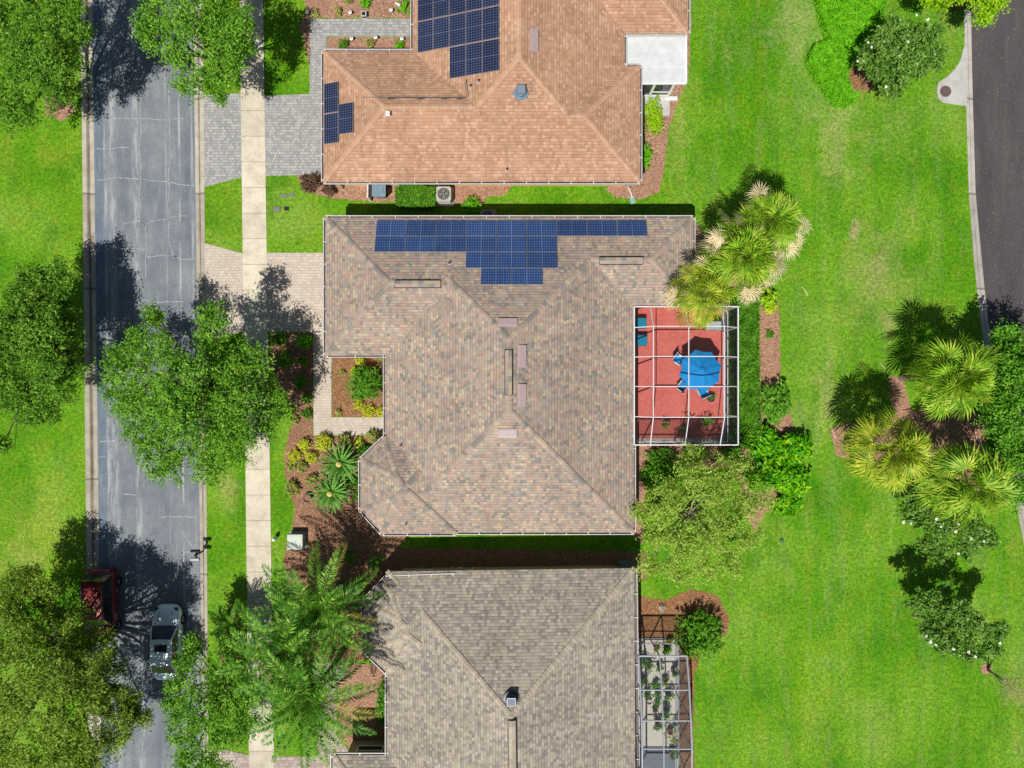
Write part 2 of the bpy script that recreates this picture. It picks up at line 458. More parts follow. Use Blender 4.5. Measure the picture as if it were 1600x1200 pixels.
M['mulch_o'] = m_mulch('orange_mulch', S(128, 90, 62, .85), S(160, 116, 80, .85), S(190, 148, 108, .85))
M['mulch_p'] = m_mulch('pine_straw', S(144, 106, 86, .85), S(184, 142, 118, .85), S(212, 174, 148, .85))
SB = [S(184, 164, 150), S(160, 151, 143), S(184, 154, 142), S(198, 180, 154), S(146, 140, 132), S(184, 164, 148), S(168, 158, 144), S(170, 150, 138), S(176, 164, 150)]
SA = [S(200, 158, 130), S(194, 151, 122), S(212, 172, 144), S(186, 143, 115), S(199, 157, 128), S(196, 153, 124)]
SC = [S(178, 167, 152), S(160, 152, 143), S(194, 182, 164), S(148, 141, 135), S(182, 171, 155), S(170, 159, 144)]
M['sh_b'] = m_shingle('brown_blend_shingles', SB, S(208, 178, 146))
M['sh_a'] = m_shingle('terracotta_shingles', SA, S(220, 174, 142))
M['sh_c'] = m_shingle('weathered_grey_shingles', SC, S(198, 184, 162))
M['cap_b'] = m_cap('brown_ridge_caps', SB)
M['cap_a'] = m_cap('terracotta_ridge_caps', [S(208, 168, 140), S(202, 160, 132), S(212, 174, 146)])
M['cap_c'] = m_cap('grey_ridge_caps', [S(194, 182, 162), S(186, 173, 154), S(178, 165, 148), S(200, 188, 168)])
M['white'] = plain('white_metal', (.80, .80, .80), .4, .4, vary=.05)
M['gut'] = plain('gutter_paint', S(214, 210, 206, .9), .45, .4, vary=.08)
M['gutd'] = plain('gutter_inside', S(112, 104, 106), .6, .3, vary=.2)
M['fascia'] = plain('fascia_paint', S(196, 186, 170), .6)
M['st_a'] = plain('peach_stucco', S(240, 206, 158), .85, .2, vary=.05)
M['st_b'] = plain('sand_stucco', S(214, 198, 170), .85, .2, vary=.05)
M['st_c'] = plain('khaki_stucco', S(190, 178, 146), .85, .2, vary=.05)
M['glass'] = m_glass('window_glass', (.03, .035, .045, 1))
M['door'] = plain('door_paint', S(220, 214, 204), .5)
M['solar_b'] = m_solar('blue_solar_cells', S(36, 62, 112), S(126, 148, 186), S(150, 158, 176), 12, 6)
M['solar_a'] = m_solar('dark_solar_cells', S(28, 36, 62), S(118, 130, 164), S(170, 168, 186), 12, 6)
M['ventm'] = plain('vent_metal', S(186, 164, 164), .5, .4, vary=.06)
M['dark'] = plain('dark_plastic', S(34, 34, 38, 1), .5, .3)
M['steel'] = plain('grey_metal', S(150, 152, 152), .4, .5, metal=.4)
M['acgrey'] = plain('condenser_metal', S(196, 192, 182), .5, .4)
M['screen'] = m_screen('insect_screen', .10, S(70, 74, 76))
M['screen_w'] = m_screen('dense_insect_screen', .52, S(54, 58, 62))
M['screen_c'] = m_screen('grey_insect_screen', .2, S(92, 100, 108))
M['alu'] = plain('white_aluminium', (.70, .71, .73), .35, .5, vary=.03)
M['alug'] = plain('grey_aluminium', S(176, 182, 190), .35, .5, vary=.05)
M['white_roof'] = plain('white_roof_panels', (.56, .58, .58), .5, .3, vary=.12, scale=1.5)
M['blue'] = plain('blue_canvas', S(24, 150, 226), .75, .2, vary=.06, scale=3)
M['teal'] = plain('teal_sling', S(24, 140, 172), .75, .2, vary=.08)
M['bark'] = plain('bark', S(96, 84, 72), .9, .1, vary=.3, scale=9)
M['barkp'] = plain('palm_trunk', S(132, 116, 98), .9, .1, vary=.3, scale=9)
M['oak'] = m_leaf('live_oak_leaves', S(50, 88, 20, 1), S(98, 146, 36, 1), S(158, 198, 74, 1))
M['oak2'] = m_leaf('olive_oak_leaves', S(62, 86, 26, 1), S(116, 146, 40, 1), S(172, 196, 80, 1))
M['oak3'] = m_leaf('fresh_green_leaves', S(54, 98, 18, 1), S(104, 158, 38, 1), S(168, 212, 80, 1))
M['lig'] = m_leaf('pale_olive_leaves', S(96, 134, 34, 1), S(154, 186, 66, 1), S(208, 222, 120, 1), clump=1.3)
M['mag'] = m_leaf('magnolia_leaves', S(52, 88, 24, 1), S(98, 142, 46, 1), S(168, 200, 108, 1), clump=1.5, rough=.35)
M['dense'] = m_leaf('dense_dark_leaves', S(56, 104, 16, 1), S(96, 156, 34, 1), S(150, 202, 66, 1), clump=1.5)
M['hedge'] = m_leaf('hedge_leaves', S(50, 96, 12, 1), S(84, 142, 26, 1), S(134, 186, 56, 1), clump=2)
M['lime'] = m_leaf('lime_leaves', S(96, 146, 6, 1), S(146, 192, 20, 1), S(196, 222, 60, 1), clump=2)
M['cover'] = m_leaf('bright_groundcover_leaves', S(70, 140, 8, 1), S(106, 184, 16, 1), S(150, 212, 50, 1), clump=1.2)
M['yel'] = m_leaf('golden_leaves', S(150, 160, 16, 1), S(196, 202, 46, 1), S(228, 230, 110, 1), clump=3)
M['olive'] = m_leaf('variegated_leaves', S(110, 120, 40, 1), S(158, 164, 78, 1), S(206, 204, 130, 1), clump=3)
M['brownleaf'] = m_leaf('bronze_leaves', S(64, 48, 40, 1), S(104, 80, 62, 1), S(150, 120, 92, 1), clump=3, trans=.1)
M['lush'] = m_leaf('glossy_broad_leaves', S(44, 120, 6, 1), S(94, 176, 14, 1), S(188, 220, 30, 1), clump=1.0, rough=.3)
M['fan'] = m_leaf('fan_palm_blades', S(66, 112, 20, 1), S(128, 172, 34, 1), S(216, 222, 92, 1), clump=1.2, rough=.4)
M['fan2'] = m_leaf('yellow_green_palm_blades', S(90, 122, 20, 1), S(148, 172, 40, 1), S(222, 212, 84, 1), clump=.9, rough=.4)
M['dry'] = m_leaf('dry_palm_blades', S(186, 164, 122, 1), S(226, 206, 164, 1), S(246, 234, 208, 1), trans=.2, clump=2)
M['queen'] = m_leaf('feather_palm_leaflets', S(36, 76, 14, 1), S(80, 140, 32, 1), S(176, 214, 86, 1), clump=1.0, rough=.4)
M['queend'] = m_leaf('yellowed_palm_leaflets', S(120, 122, 40, 1), S(170, 164, 74, 1), S(206, 198, 130, 1), clump=1.0)
M['sago'] = m_leaf('sago_leaflets', S(52, 112, 30, 1), S(98, 164, 60, 1), S(160, 208, 108, 1), clump=1.0, rough=.3)
M['flower'] = plain('white_petals', (.85, .84, .78), .6, .2, vary=.03)
M['bareleaf'] = m_leaf('pinkish_sparse_leaves', S(120, 120, 84, 1), S(160, 156, 110, 1), S(196, 176, 140, 1), clump=2)
M['cream'] = plain('cream_cone', S(232, 214, 130), .8, .2)
M['terracotta'] = plain('terracotta_clay', S(150, 84, 60), .8)
M['potdark'] = plain('charcoal_pot', S(62, 60, 62), .6)
M['tyre'] = plain('tyre_rubber', (.02, .02, .02), .8, .2)
M['rim'] = plain('alloy_rim', (.5, .5, .52), .3, .5, metal=.7)

def carpaint(name, col, metal=.3, coat=1.0):
    b = NB(name); b.fin(col, .32, .5, metal)
    b.b.inputs['Coat Weight'].default_value = coat; b.b.inputs['Coat Roughness'].default_value = .05
    n = b.noise(b.pos(), 3, 2); 
    b.set(b.b, 'Roughness', b.mapr(n, .3, .7, .28, .4))
    return b.mat
M['red'] = carpaint('dark_red_paint', (.19, .012, .018, 1), .3)
M['silver'] = carpaint('silver_blue_paint', (.78, .87, .94, 1), .1)

# ------------------------------------------------------------------ ground, roads
YS = [-60 - 3 * 1, -46, -36] + [PY(v) for v in range(1400, -300, -50)] + [40, 50, 63]
YS = sorted(set([-220.0] + YS + [220.0]))
def uofv(y): return 600 - y * PPM
def clampv(y): return max(-900, min(2100, uofv(y)))
L1 = lambda y: PX(126 + .0105 * clampv(y))          # left road: outer kerb edge
L2 = lambda y: PX(142.5 + .0125 * clampv(y))
L3 = lambda y: PX(300.5 + .0128 * clampv(y))
L4 = lambda y: PX(317.5 + .0070 * clampv(y))
def interp(tab):
    def f(y):
        v = uofv(y)
        if v <= tab[0][0]: return PX(tab[0][1])
        for (a, b), (c, d) in zip(tab, tab[1:]):
            if v <= c: return PX(b + (d - b) * (v - a) / (c - a))
        (a, b), (c, d) = tab[-2:]
        return PX(d + (d - b) / (c - a) * (min(v, 2600) - c))
    return f
RT = [(-700, 1500), (0, 1506), (60, 1507), (150, 1509), (300, 1513.5), (400, 1521), (450, 1526), (500, 1532), (560, 1541), (600, 1548), (700, 1567), (790, 1588), (860, 1602), (1000, 1636), (1200, 1694), (1500, 1800)]
R1 = interp(RT)
R2 = interp([(v, u + (12.5 if v < 350 else 14)) for v, u in RT])
R3 = interp([(v, u + 190) for v, u in RT])
R4 = interp([(v, u + 204) for v, u in RT])

def lawn():
    b = MB(); zr = -.22
    prof = [(lambda y: -220.0, 0), (L1, 0), (L1, zr), (L4, zr), (L4, 0), (R1, 0), (R1, zr), (R4, zr), (R4, 0), (lambda y: 220.0, 0)]
    n = len(prof)
    for y in YS:
        for f, z in prof: b.v.append((f(y), y, z))
    for i in range(len(YS) - 1):
        for j in range(n - 1):
            a = i * n + j
            b.f.append([a, a + 1, a + n + 1, a + n]); b.m.append(0); b.uv.append(None)
    tag(b.build('lawn', M['grass']), kind='structure')
lawn()

def strip(name, fa, fb, z, mat, ys=YS, lab=None):
    b = MB()
    for y0, y1 in zip(ys, ys[1:]):
        b.poly([(fa(y0), y0, z), (fb(y0), y0, z), (fb(y1), y1, z), (fa(y1), y1, z)])
    return tag(b.build(name, mat), kind='structure')
strip('road', L2, L3, -.11, M['asph'])
strip('road', R2, R3, -.11, M['asph2'])

def kerb(name, fo, fi, mat):
    """fo: lawn edge, fi: road edge (profile: flat top, roll down, gutter pan)"""
    b = MB(); pr = [(0, -.2, 0), (0, .015, 0), (.38, .01, .38), (.5, -.075, .5), (.58, -.095, .58), (1, -.1, 1), (1, -.2, 1)]
    for y0, y1 in zip(YS, YS[1:]):
        for (a, z0, u0), (c, z1, u1) in zip(pr, pr[1:]):
            q = []
            for (t, z, y) in ((a, z0, y0), (c, z1, y0), (c, z1, y1), (a, z0, y1)):
                q.append((fo(y) + (fi(y) - fo(y)) * t, y, z))
            if fi(0) < fo(0): q.reverse(); uu = [(u0, 0), (u1, 0), (u1, 1), (u0, 1)][::-1]
            else: uu = [(u0, 0), (u1, 0), (u1, 1), (u0, 1)]
            b.poly(q, 0, uu)
    return tag(b.build(name, mat), kind='structure')
kerb('kerb', L1, L2, M['kerb']); kerb('kerb', L4, L3, M['kerb'])
kerb('kerb', R1, R2, M['kerb2']); kerb('kerb', R4, R3, M['kerb2'])

def sheet(name, pts, z, mat, th=0.0):
    b = MB(); q = [P(u, v, 0) for u, v in pts]
    ar = sum(q[i].x * q[(i + 1) % len(q)].y - q[(i + 1) % len(q)].x * q[i].y for i in range(len(q)))
    if ar < 0: q.reverse()
    b.poly([(p.x, p.y, z) for p in q])
    for i in range(len(q)):
        a, c = q[i], q[(i + 1) % len(q)]
        b.poly([(a.x, a.y, -.02), (c.x, c.y, -.02), (c.x, c.y, z), (a.x, a.y, z)])
    return tag(b.build(name, mat), kind='structure')

SWL = lambda y: PX(374.5 + .0125 * clampv(y)); SWR = lambda y: PX(411.3 + .0145 * clampv(y))
strip('sidewalk', SWL, SWR, .032, M['walk'])
swl = lambda v: 374.5 + .0125 * v
swr = lambda v: 411.3 + .0145 * v
l4 = lambda v: 317.5 + .0070 * v
# driveways and walks
sheet('driveway', [(l4(150), 148), (swl(150), 146), (swl(277), 277), (l4(292), 292)], .024, M['paver_g'])
sheet('driveway', [(swr(150), 150), (484, 147), (484, 30), (645, 29), (645, 57), (510, 57), (510, 150), (530, 150), (530, 272), (swr(275), 275)], .024, M['paver_g'])
sheet('driveway', [(l4(380), 380), (swl(396), 396), (swl(518), 518), (l4(534), 534)], .024, M['paver_t'])
sheet('driveway', [(swr(395), 395), (540, 395), (540, 557), (518, 557), (518, 652), (604, 652), (604, 680), (490, 680), (490, 519), (swr(519), 519)], .024, M['paver_t'])
sheet('driveway', [(l4(1165), 1165), (swl(1180), 1180), (swl(1330), 1330), (l4(1345), 1345)], .024, M['paver_p'])
sheet('driveway', [(swr(1182), 1182), (497, 1181), (497, 1066), (488, 1058), (488, 1036), (540, 1036), (540, 1058), (526, 1066), (526, 1150), (560, 1190), (560, 1330), (swr(1330), 1330)], .024, M['paver_p'])
# mulch
def wob(pts, amp=1.6, seed=1):
    rnd = random.Random(seed); out = []
    for i, p in enumerate(pts):
        q = pts[(i + 1) % len(pts)]; L = math.hypot(q[0] - p[0], q[1] - p[1]); n = max(1, int(L / 9))
        for k in range(n):
            t = k / n; out.append((p[0] + (q[0] - p[0]) * t + (rnd.uniform(-amp, amp) if k else 0), p[1] + (q[1] - p[1]) * t + (rnd.uniform(-amp, amp) if k else 0)))
    return out
sheet('mulch_bed', wob([(424, 521), (489, 521), (489, 681), (606, 681), (640, 700), (640, 836), (620, 856), (1010, 862), (1010, 905), (620, 905), (600, 1030), (470, 1034), (466, 980), (452, 930), (443, 880), (447, 850), (457, 820), (460, 790), (450, 760), (445, 740), (444, 715), (449, 690), (456, 665), (460, 640), (440, 615), (424, 600)]), .014, M['mulch'])
sheet('mulch_bed', [(519, 540), (606, 540), (606, 651), (519, 651)], .014, M['mulch_o'])
sheet('mulch_bed', wob([(470, -60), (645, -60), (645, 28), (483, 28), (483, 100), (474, 60), (468, 40), (478, 18)]), .012, M['mulch_p'])
sheet('mulch_bed', [(511, 58), (650, 58), (650, 90), (511, 90)], .012, M['mulch_p'])
sheet('mulch_bed', wob([(463, 274), (540, 268), (740, 280), (760, 318), (720, 318), (600, 316), (520, 310), (480, 300)]), .012, M['mulch_p'])
sheet('mulch_bed', wob([(740, 280), (800, 290), (790, 304), (760, 310), (745, 312)]), .010, M['mulch_p'])
sheet('mulch_bed', wob([(1000, 20), (1080, -30), (1080, 40), (1075, 120), (1062, 150), (1045, 200), (1038, 260), (1030, 300), (1000, 312), (960, 308), (945, 296), (980, 270)]), .012, M['mulch_p'])
sheet('mulch_bed', wob([(1187, 455), (1212, 458), (1218, 500), (1220, 600), (1235, 640), (1240, 700), (1225, 790), (1195, 800), (1180, 832), (1164, 800), (1150, 735), (1012, 722), (1004, 850), (990, 842), (985, 690), (1155, 690), (1152, 470), (1100, 420), (1080, 395), (1060, 360), (1090, 350), (1120, 400)]), .012, M['mulch_p'])
sheet('mulch_bed', wob([(985, 930), (1040, 938), (1080, 920), (1120, 930), (1140, 965), (1136, 990), (1096, 1010), (1084, 1060), (1083, 1150), (1090, 1300), (985, 1300)]), .012, M['mulch_o'])
sheet('mulch_bed', wob([(540, 1035), (620, 1040), (620, 1180), (530, 1165), (527, 1066)]), .012, M['mulch_p'])
sheet('mulch_bed', wob([(1390, 585), (1410, 590), (1425, 640), (1520, 640), (1580, 680), (1570, 790), (1480, 770), (1430, 730), (1350, 730), (1305, 710), (1297, 670), (1330, 662), (1400, 650), (1390, 620)]), .012, M['mulch_p'])
sheet('mulch_bed', wob([(1325, 100), (1365, 110), (1362, 142), (1330, 140), (1322, 122)]), .012, M['mulch_o'])
sheet('mulch_bed', wob([(1331, -30), (1380, -30), (1366, 4), (1345, 6)]), .016, M['mulch_p'])
sheet('mulch_bed', wob([(70, 150), (110, 150), (120, 175), (95, 190), (72, 180)]), .012, M['mulch_p'])
sheet('mulch_bed', [(1532, 1040), (1543, 1036), (1550, 1044), (1544, 1054), (1534, 1052)], .012, M['mulch_p'])
sheet('mulch_bed', wob([(340, 1015), (370, 1010), (383, 1050), (360, 1060), (345, 1040)]), .012, M['mulch_p'])
# drain apron + manhole
sheet('drain_apron', [(1510, 50), (1507, 70), (1500, 95), (1492, 108), (1480, 120), (1467, 128), (1463.5, 140), (1466, 154), (1474, 161), (1490, 163), (1511, 166)], .02, M['apron'])
b = MB(); q = P(1477, 143); b.cyl((q.x, q.y, .0), .37, .03, 28, 0); b.lathe((q.x, q.y, 0), [(.37, .0), (.37, .042), (.33, .042), (.33, .03)], 28, 1)
for i in range(-3, 4): b.box((q.x + i * .08, q.y, .033), (.02, .5, .008), m=1)
o = b.build('manhole_cover', [plain('rusty_iron', S(112, 78, 66), .8, .3), M['steel']], org=(q.x, q.y, 0)); tag(o, 'round rusty iron manhole cover in the concrete apron beside the dark road', 'manhole cover')

# cracks in the old asphalt
CR = [[(150, 231), (172, 232), (186, 229), (200, 230)], [(150, 281), (168, 279), (185, 277), (205, 278), (215, 280), (232, 281), (250, 283), (265, 284), (275, 287), (290, 289), (303, 289)],
      [(216, 120), (218, 150), (217, 180), (219, 205), (216, 230), (218, 255), (219, 280), (216, 300), (218, 320), (215, 343), (226, 351)], [(262, 140), (264, 200), (263, 220), (266, 245), (262, 270), (263, 290), (261, 320), (262, 345), (262, 375), (267, 388), (270, 398), (275, 402)],
      [(192, 349), (203, 347), (214, 344), (226, 351), (233, 347), (240, 345), (250, 343)], [(250, 343), (262, 341), (268, 338), (275, 337), (292, 337)], [(226, 351), (227, 365), (228, 380), (226, 400), (227, 432)],
      [(230, 401), (238, 401), (245, 398), (258, 399), (270, 398), (275, 402), (280, 404), (288, 406), (303, 403)], [(190, 388), (205, 388), (225, 389)], [(190, 472), (205, 472), (215, 472), (225, 468), (235, 471), (245, 473), (262, 471), (286, 471)],
      [(150, 716), (163, 713)], [(155, 690), (178, 688)], [(192, 773), (210, 774)], [(250, 808), (305, 808)], [(222, 115), (238, 116)], [(168, 185), (220, 184), (260, 186), (285, 184)], [(282, 830), (305, 864)], [(285, 863), (306, 863)],
      [(192, 120), (193, 140), (190, 165)], [(173, 700), (172, 730), (174, 760), (172, 800)]]
b = MB(); rnd = random.Random(5)
for ci, line in enumerate(CR):
    pts = []
    for (a, c) in zip(line, line[1:]):
        L = math.hypot(c[0] - a[0], c[1] - a[1]); n = max(1, int(L / 4))
        for k in range(n):
            t = k / n; pts.append((a[0] + (c[0] - a[0]) * t + rnd.uniform(-.9, .9), a[1] + (c[1] - a[1]) * t + rnd.uniform(-.9, .9)))
    pts.append(line[-1])
    for (a, c) in zip(pts, pts[1:]):
        A = P(*a); D = P(*c); d = (D - A).normalized(); s = Vector((-d.y, d.x, 0)) * rnd.uniform(.012, .032)
        A = A - d * .01; D = D + d * .01
        b.poly([(A - s) + Vector((0, 0, -.106)), (D - s) + Vector((0, 0, -.106)), (D + s) + Vector((0, 0, -.106)), (A + s) + Vector((0, 0, -.106))])
tag(b.build('road_crack', plain('pale_crack_dust', S(186, 190, 194), .9, .1, vary=.2)), kind='structure')

# ------------------------------------------------------------------ roofs and houses
PITCH = .38; EZ = 2.9
def clip(poly, nx, ny, c):
    """keep the side nx*x+ny*y <= c"""
    out = []
    for i in range(len(poly)):
        a = poly[i]; q = poly[(i + 1) % len(poly)]
        da = nx * a[0] + ny * a[1] - c; dq = nx * q[0] + ny * q[1] - c
        if da <= 1e-9: out.append(a)
        if (da < -1e-9 and dq > 1e-9) or (da > 1e-9 and dq < -1e-9):
            t = da / (da - dq); out.append((a[0] + (q[0] - a[0]) * t, a[1] + (q[1] - a[1]) * t))
    return out

class Mass:
    def __init__(s, pts, z0, pitch=PITCH):
        ar = sum(pts[i][0] * pts[(i + 1) % len(pts)][1] - pts[(i + 1) % len(pts)][0] * pts[i][1] for i in range(len(pts)))
        if ar < 0: pts = pts[::-1]
        s.pts = pts; s.z0 = z0; s.p = pitch; s.e = []
        for i in range(len(pts)):
            a = pts[i]; q = pts[(i + 1) % len(pts)]; L = math.hypot(q[0] - a[0], q[1] - a[1])
            d = ((q[0] - a[0]) / L, (q[1] - a[1]) / L); n = (-d[1], d[0])      # inward normal
            s.e.append((a, d, n, a[0] * n[0] + a[1] * n[1]))
    def dist(s, x, y): return min(n[0] * x + n[1] * y - c for (a, d, n, c) in s.e)
    def z(s, x, y):
        d = s.dist(x, y)
        return s.z0 + s.p * d if d >= -1e-6 else -1e9

def rect(u0, v0, u1, v1, ez=EZ):
    return [(PX(u0, ez), PY(v1, ez)), (PX(u1, ez), PY(v1, ez)), (PX(u1, ez), PY(v0, ez)), (PX(u0, ez), PY(v0, ez))]

def build_roof(masses, parent, shingle, capmat, mats_f, overhang=.55, wallmat=None):
    b = MB(); caps = []
    sl = math.sqrt(1 + PITCH ** 2)
    for k, ms in enumerate(masses):
        n = len(ms.e)
        for i in range(n):
            a, d, nn, c = ms.e[i]
            poly = list(ms.pts)
            for j in range(n):
                if j == i: continue
                _, _, nj, cj = ms.e[j]
                # dist_i <= dist_j
                poly = clip(poly, nn[0] - nj[0], nn[1] - nj[1], c - cj)
                if len(poly) < 3: break
            if len(poly) < 3: continue
            dd = [nn[0] * x + nn[1] * y - c for x, y in poly]
            pts = [(x, y, ms.z0 + ms.p * t) for (x, y), t in zip(poly, dd)]
            uv = [((d[0] * x + d[1] * y) + 40, (t + 1000.0 + 0) * sl) for (x, y), t in zip(poly, dd)]
            b.poly(pts, 0, uv)
            m = len(poly)
            for q in range(m):
                A, B = poly[q], poly[(q + 1) % m]
                ta, tb = dd[q], dd[(q + 1) % m]
                if ta < 1e-4 and tb < 1e-4: continue
                # which other edge shares it
                mx, my = (A[0] + B[0]) / 2, (A[1] + B[1]) / 2
                for j in range(i + 1, n):
                    _, _, nj, cj = ms.e[j]
                    if abs((nj[0] * mx + nj[1] * my - cj) - (ta + tb) / 2) < 1e-4:
                        caps.append((k, (A[0], A[1], ms.z0 + ms.p * ta), (B[0], B[1], ms.z0 + ms.p * tb)))
                        break
        # fascia and soffit
        m = len(ms.pts)
        for i in range(m):
            a, q = ms.pts[i], ms.pts[(i + 1) % m]
            b.poly([(a[0], a[1], ms.z0 - .17), (q[0], q[1], ms.z0 - .17), (q[0], q[1], ms.z0), (a[0], a[1], ms.z0)], 1)
        b.poly([(p[0], p[1], ms.z0 - .17) for p in reversed(ms.pts)], 1)
    roof = b.build('roof', [shingle, M['fascia']], parent)
    rnd = random.Random(3)
    for k, A, B in caps:
        cb = MB()
        A = Vector(A); B = Vector(B)
        if A.z > B.z + 1e-4: A, B = B, A
        d = B - A; L = d.length; d.normalize()
        n = max(1, int(L / .24)); side = Vector((-d.y, d.x, 0)).normalized()
        for i in range(n):
            c = A + d * (L * (i + .5) / n)
            zz = max([m2.z(c.x, c.y) for j, m2 in enumerate(masses) if j != k] + [-1e9])
            if zz > c.z - .03: continue
            h = L / n * .66
            p0 = c - d * h; p1 = c + d * h * .9
            wd = .15; drop = .15 * (PITCH * .72)
            lift = .03
            a0 = p0 + Vector((0, 0, lift + .02)); a1 = p1 + Vector((0, 0, lift))
            l0 = p0 + side * wd + Vector((0, 0, lift + .02 - drop)); l1 = p1 + side * wd + Vector((0, 0, lift - drop))
            r0 = p0 - side * wd + Vector((0, 0, lift + .02 - drop)); r1 = p1 - side * wd + Vector((0, 0, lift - drop))
            dn = Vector((0, 0, -.05))
            cb.mesh([a0, a1, l1, l0, r1, r0, l0 + dn, r0 + dn, a0 + dn, l1 + dn, r1 + dn], [(0, 3, 2, 1), (0, 1, 4, 5), (3, 0, 8, 6), (0, 5, 7, 8), (2, 3, 6, 9), (5, 4, 10, 7)], 0)
        if cb.v: cb.build('ridge_cap', capmat, roof)
    # walls
    wb = MB()
    for k, ms in enumerate(masses):
        ins = overhang + .006 * k
        q = []
        m = len(ms.e)
        for i in range(m):
            (_, _, n1, c1) = ms.e[i - 1]; (_, _, n2, c2) = ms.e[i]
            c1 += ins; c2 += ins; det = n1[0] * n2[1] - n1[1] * n2[0]
            q.append(((c1 * n2[1] - c2 * n1[1]) / det, (n1[0] * c2 - n2[0] * c1) / det))
        wb.prism(q, -.15, ms.z0 - .16, bottom=False)
    wb.build('wall', wallmat, parent)
    return roof

def gutter(parent, pts, ez=EZ, closed=False, strap=1.35, wd=.12):
    """open trough fixed outside the eave; pts are photo pixels at eave height"""
    b = MB(); q = [P(u, v, ez) for u, v in pts]
    n = len(q); cen = sum(q, Vector()) / n
    for i in range(n - 1):
        a, c = q[i], q[i + 1]; d = (c - a); L = d.length; d.normalize()
        s = Vector((d.y, -d.x, 0))            # outward = right of the travel direction
        z = Vector((0, 0, 1))
        a2 = a - d * .0; c2 = c + d * (.0)
        b.bar(a2 + s * (wd) - z * .05, c2 + s * (wd) - z * .05 + d * .02, .035, .13, 0)
        b.bar(a2 + s * (wd * .5) - z * .10, c2 + s * (wd * .5) - z * .10, wd - .03, .02, 1)
        k = max(1, int(L / strap))
        for j in range(k + 1):
            p = a + d * (L * (j + .08) / (k + .16)); b.box(p + s * (wd * .45) - z * .0, (.05, .05, .03), m=0)
            b.bar(p - s * .02 + z * .015, p + s * (wd + .02) + z * .015, .045, .02, 0)
    return b.build('gutter', [M['gut'], M['gutd']], parent)

def window(parent, x, y, z, wd, ht, face):
    """face: 'N','S','E','W' outward direction"""
    ax = {'N': (0, 1), 'S': (0, -1), 'E': (1, 0), 'W': (-1, 0)}[face]
    t = Vector((-ax[1], ax[0], 0)); o = Vector((ax[0], ax[1], 0)); c = Vector((x, y, z))
    b = MB()
    for sx in (-1, 1): b.bar(c + t * sx * wd / 2 + Vector((0, 0, -ht / 2)) + o * .04, c + t * sx * wd / 2 + Vector((0, 0, ht / 2)) + o * .04, .08, .08)
    for sz in (-1, 0, 1): b.bar(c - t * (wd / 2 - .04) + Vector((0, 0, sz * ht / 2)) + o * .04, c + t * (wd / 2 - .04) + Vector((0, 0, sz * ht / 2)) + o * .04, .075, .075)
    f = b.build('window', M['white'], parent)
    g = MB(); g.bar(c - t * (wd / 2 - .03) + o * .02, c + t * (wd / 2 - .03) + o * .02, .02, ht - .06)
    g.build('pane', M['glass'], f)
    return f

def garage_door(parent, x, y, wd, ht, face='W'):
    b = MB(); n = 4
    for i in range(n): b.box((x - .03, y, ht * (i + .5) / n), (.05, wd, ht / n - .03))
    b.build('garage_door', M['door'], parent)

def on_plane(u, v, ax, e, ez=EZ, p=PITCH, off=0.0):
    """point on a roof slope seen at photo pixel u,v. ax: '-Y' north-facing (eave at Y=e, rising southwards) etc."""
    a = (u - 800) / (PPM * H); c = (600 - v) / (PPM * H)
    z0 = ez + off
    if ax == 'N': k, s = c, -1     # z=z0+p*(e-Y)
    elif ax == 'S': k, s = c, 1
    elif ax == 'E': k, s = a, -1
    else: k, s = a, 1
    # z = z0 + p*s*(k*(H-z)-e)
    z = (z0 + p * s * (k * H - e)) / (1 + p * s * k)
    return Vector((a * (H - z), c * (H - z), z))

def slope_box(b, c, ax, wx, wy, th, m=0, p=PITCH):
    """box lying on a slope; wx along the eave, wy up the slope (plan), c centre on the surface"""
    sl = math.atan(p)
    up = {'N': Vector((0, -1, 0)), 'S': Vector((0, 1, 0)), 'E': Vector((-1, 0, 0)), 'W': Vector((1, 0, 0))}[ax]
    t = Vector((0, 0, 1)).cross(up)      # along the eave
    s = (up * math.cos(sl) + Vector((0, 0, math.sin(sl)))).normalized()
    n = t.cross(s)
    if n.z < 0: n = -n; t = -t
    Mx = Matrix((t, s, n)).transposed()
    b.box(Vector(c) + n * th / 2, (wx, wy / math.cos(sl), th), m=m, rot=Mx)
    return t, s, n

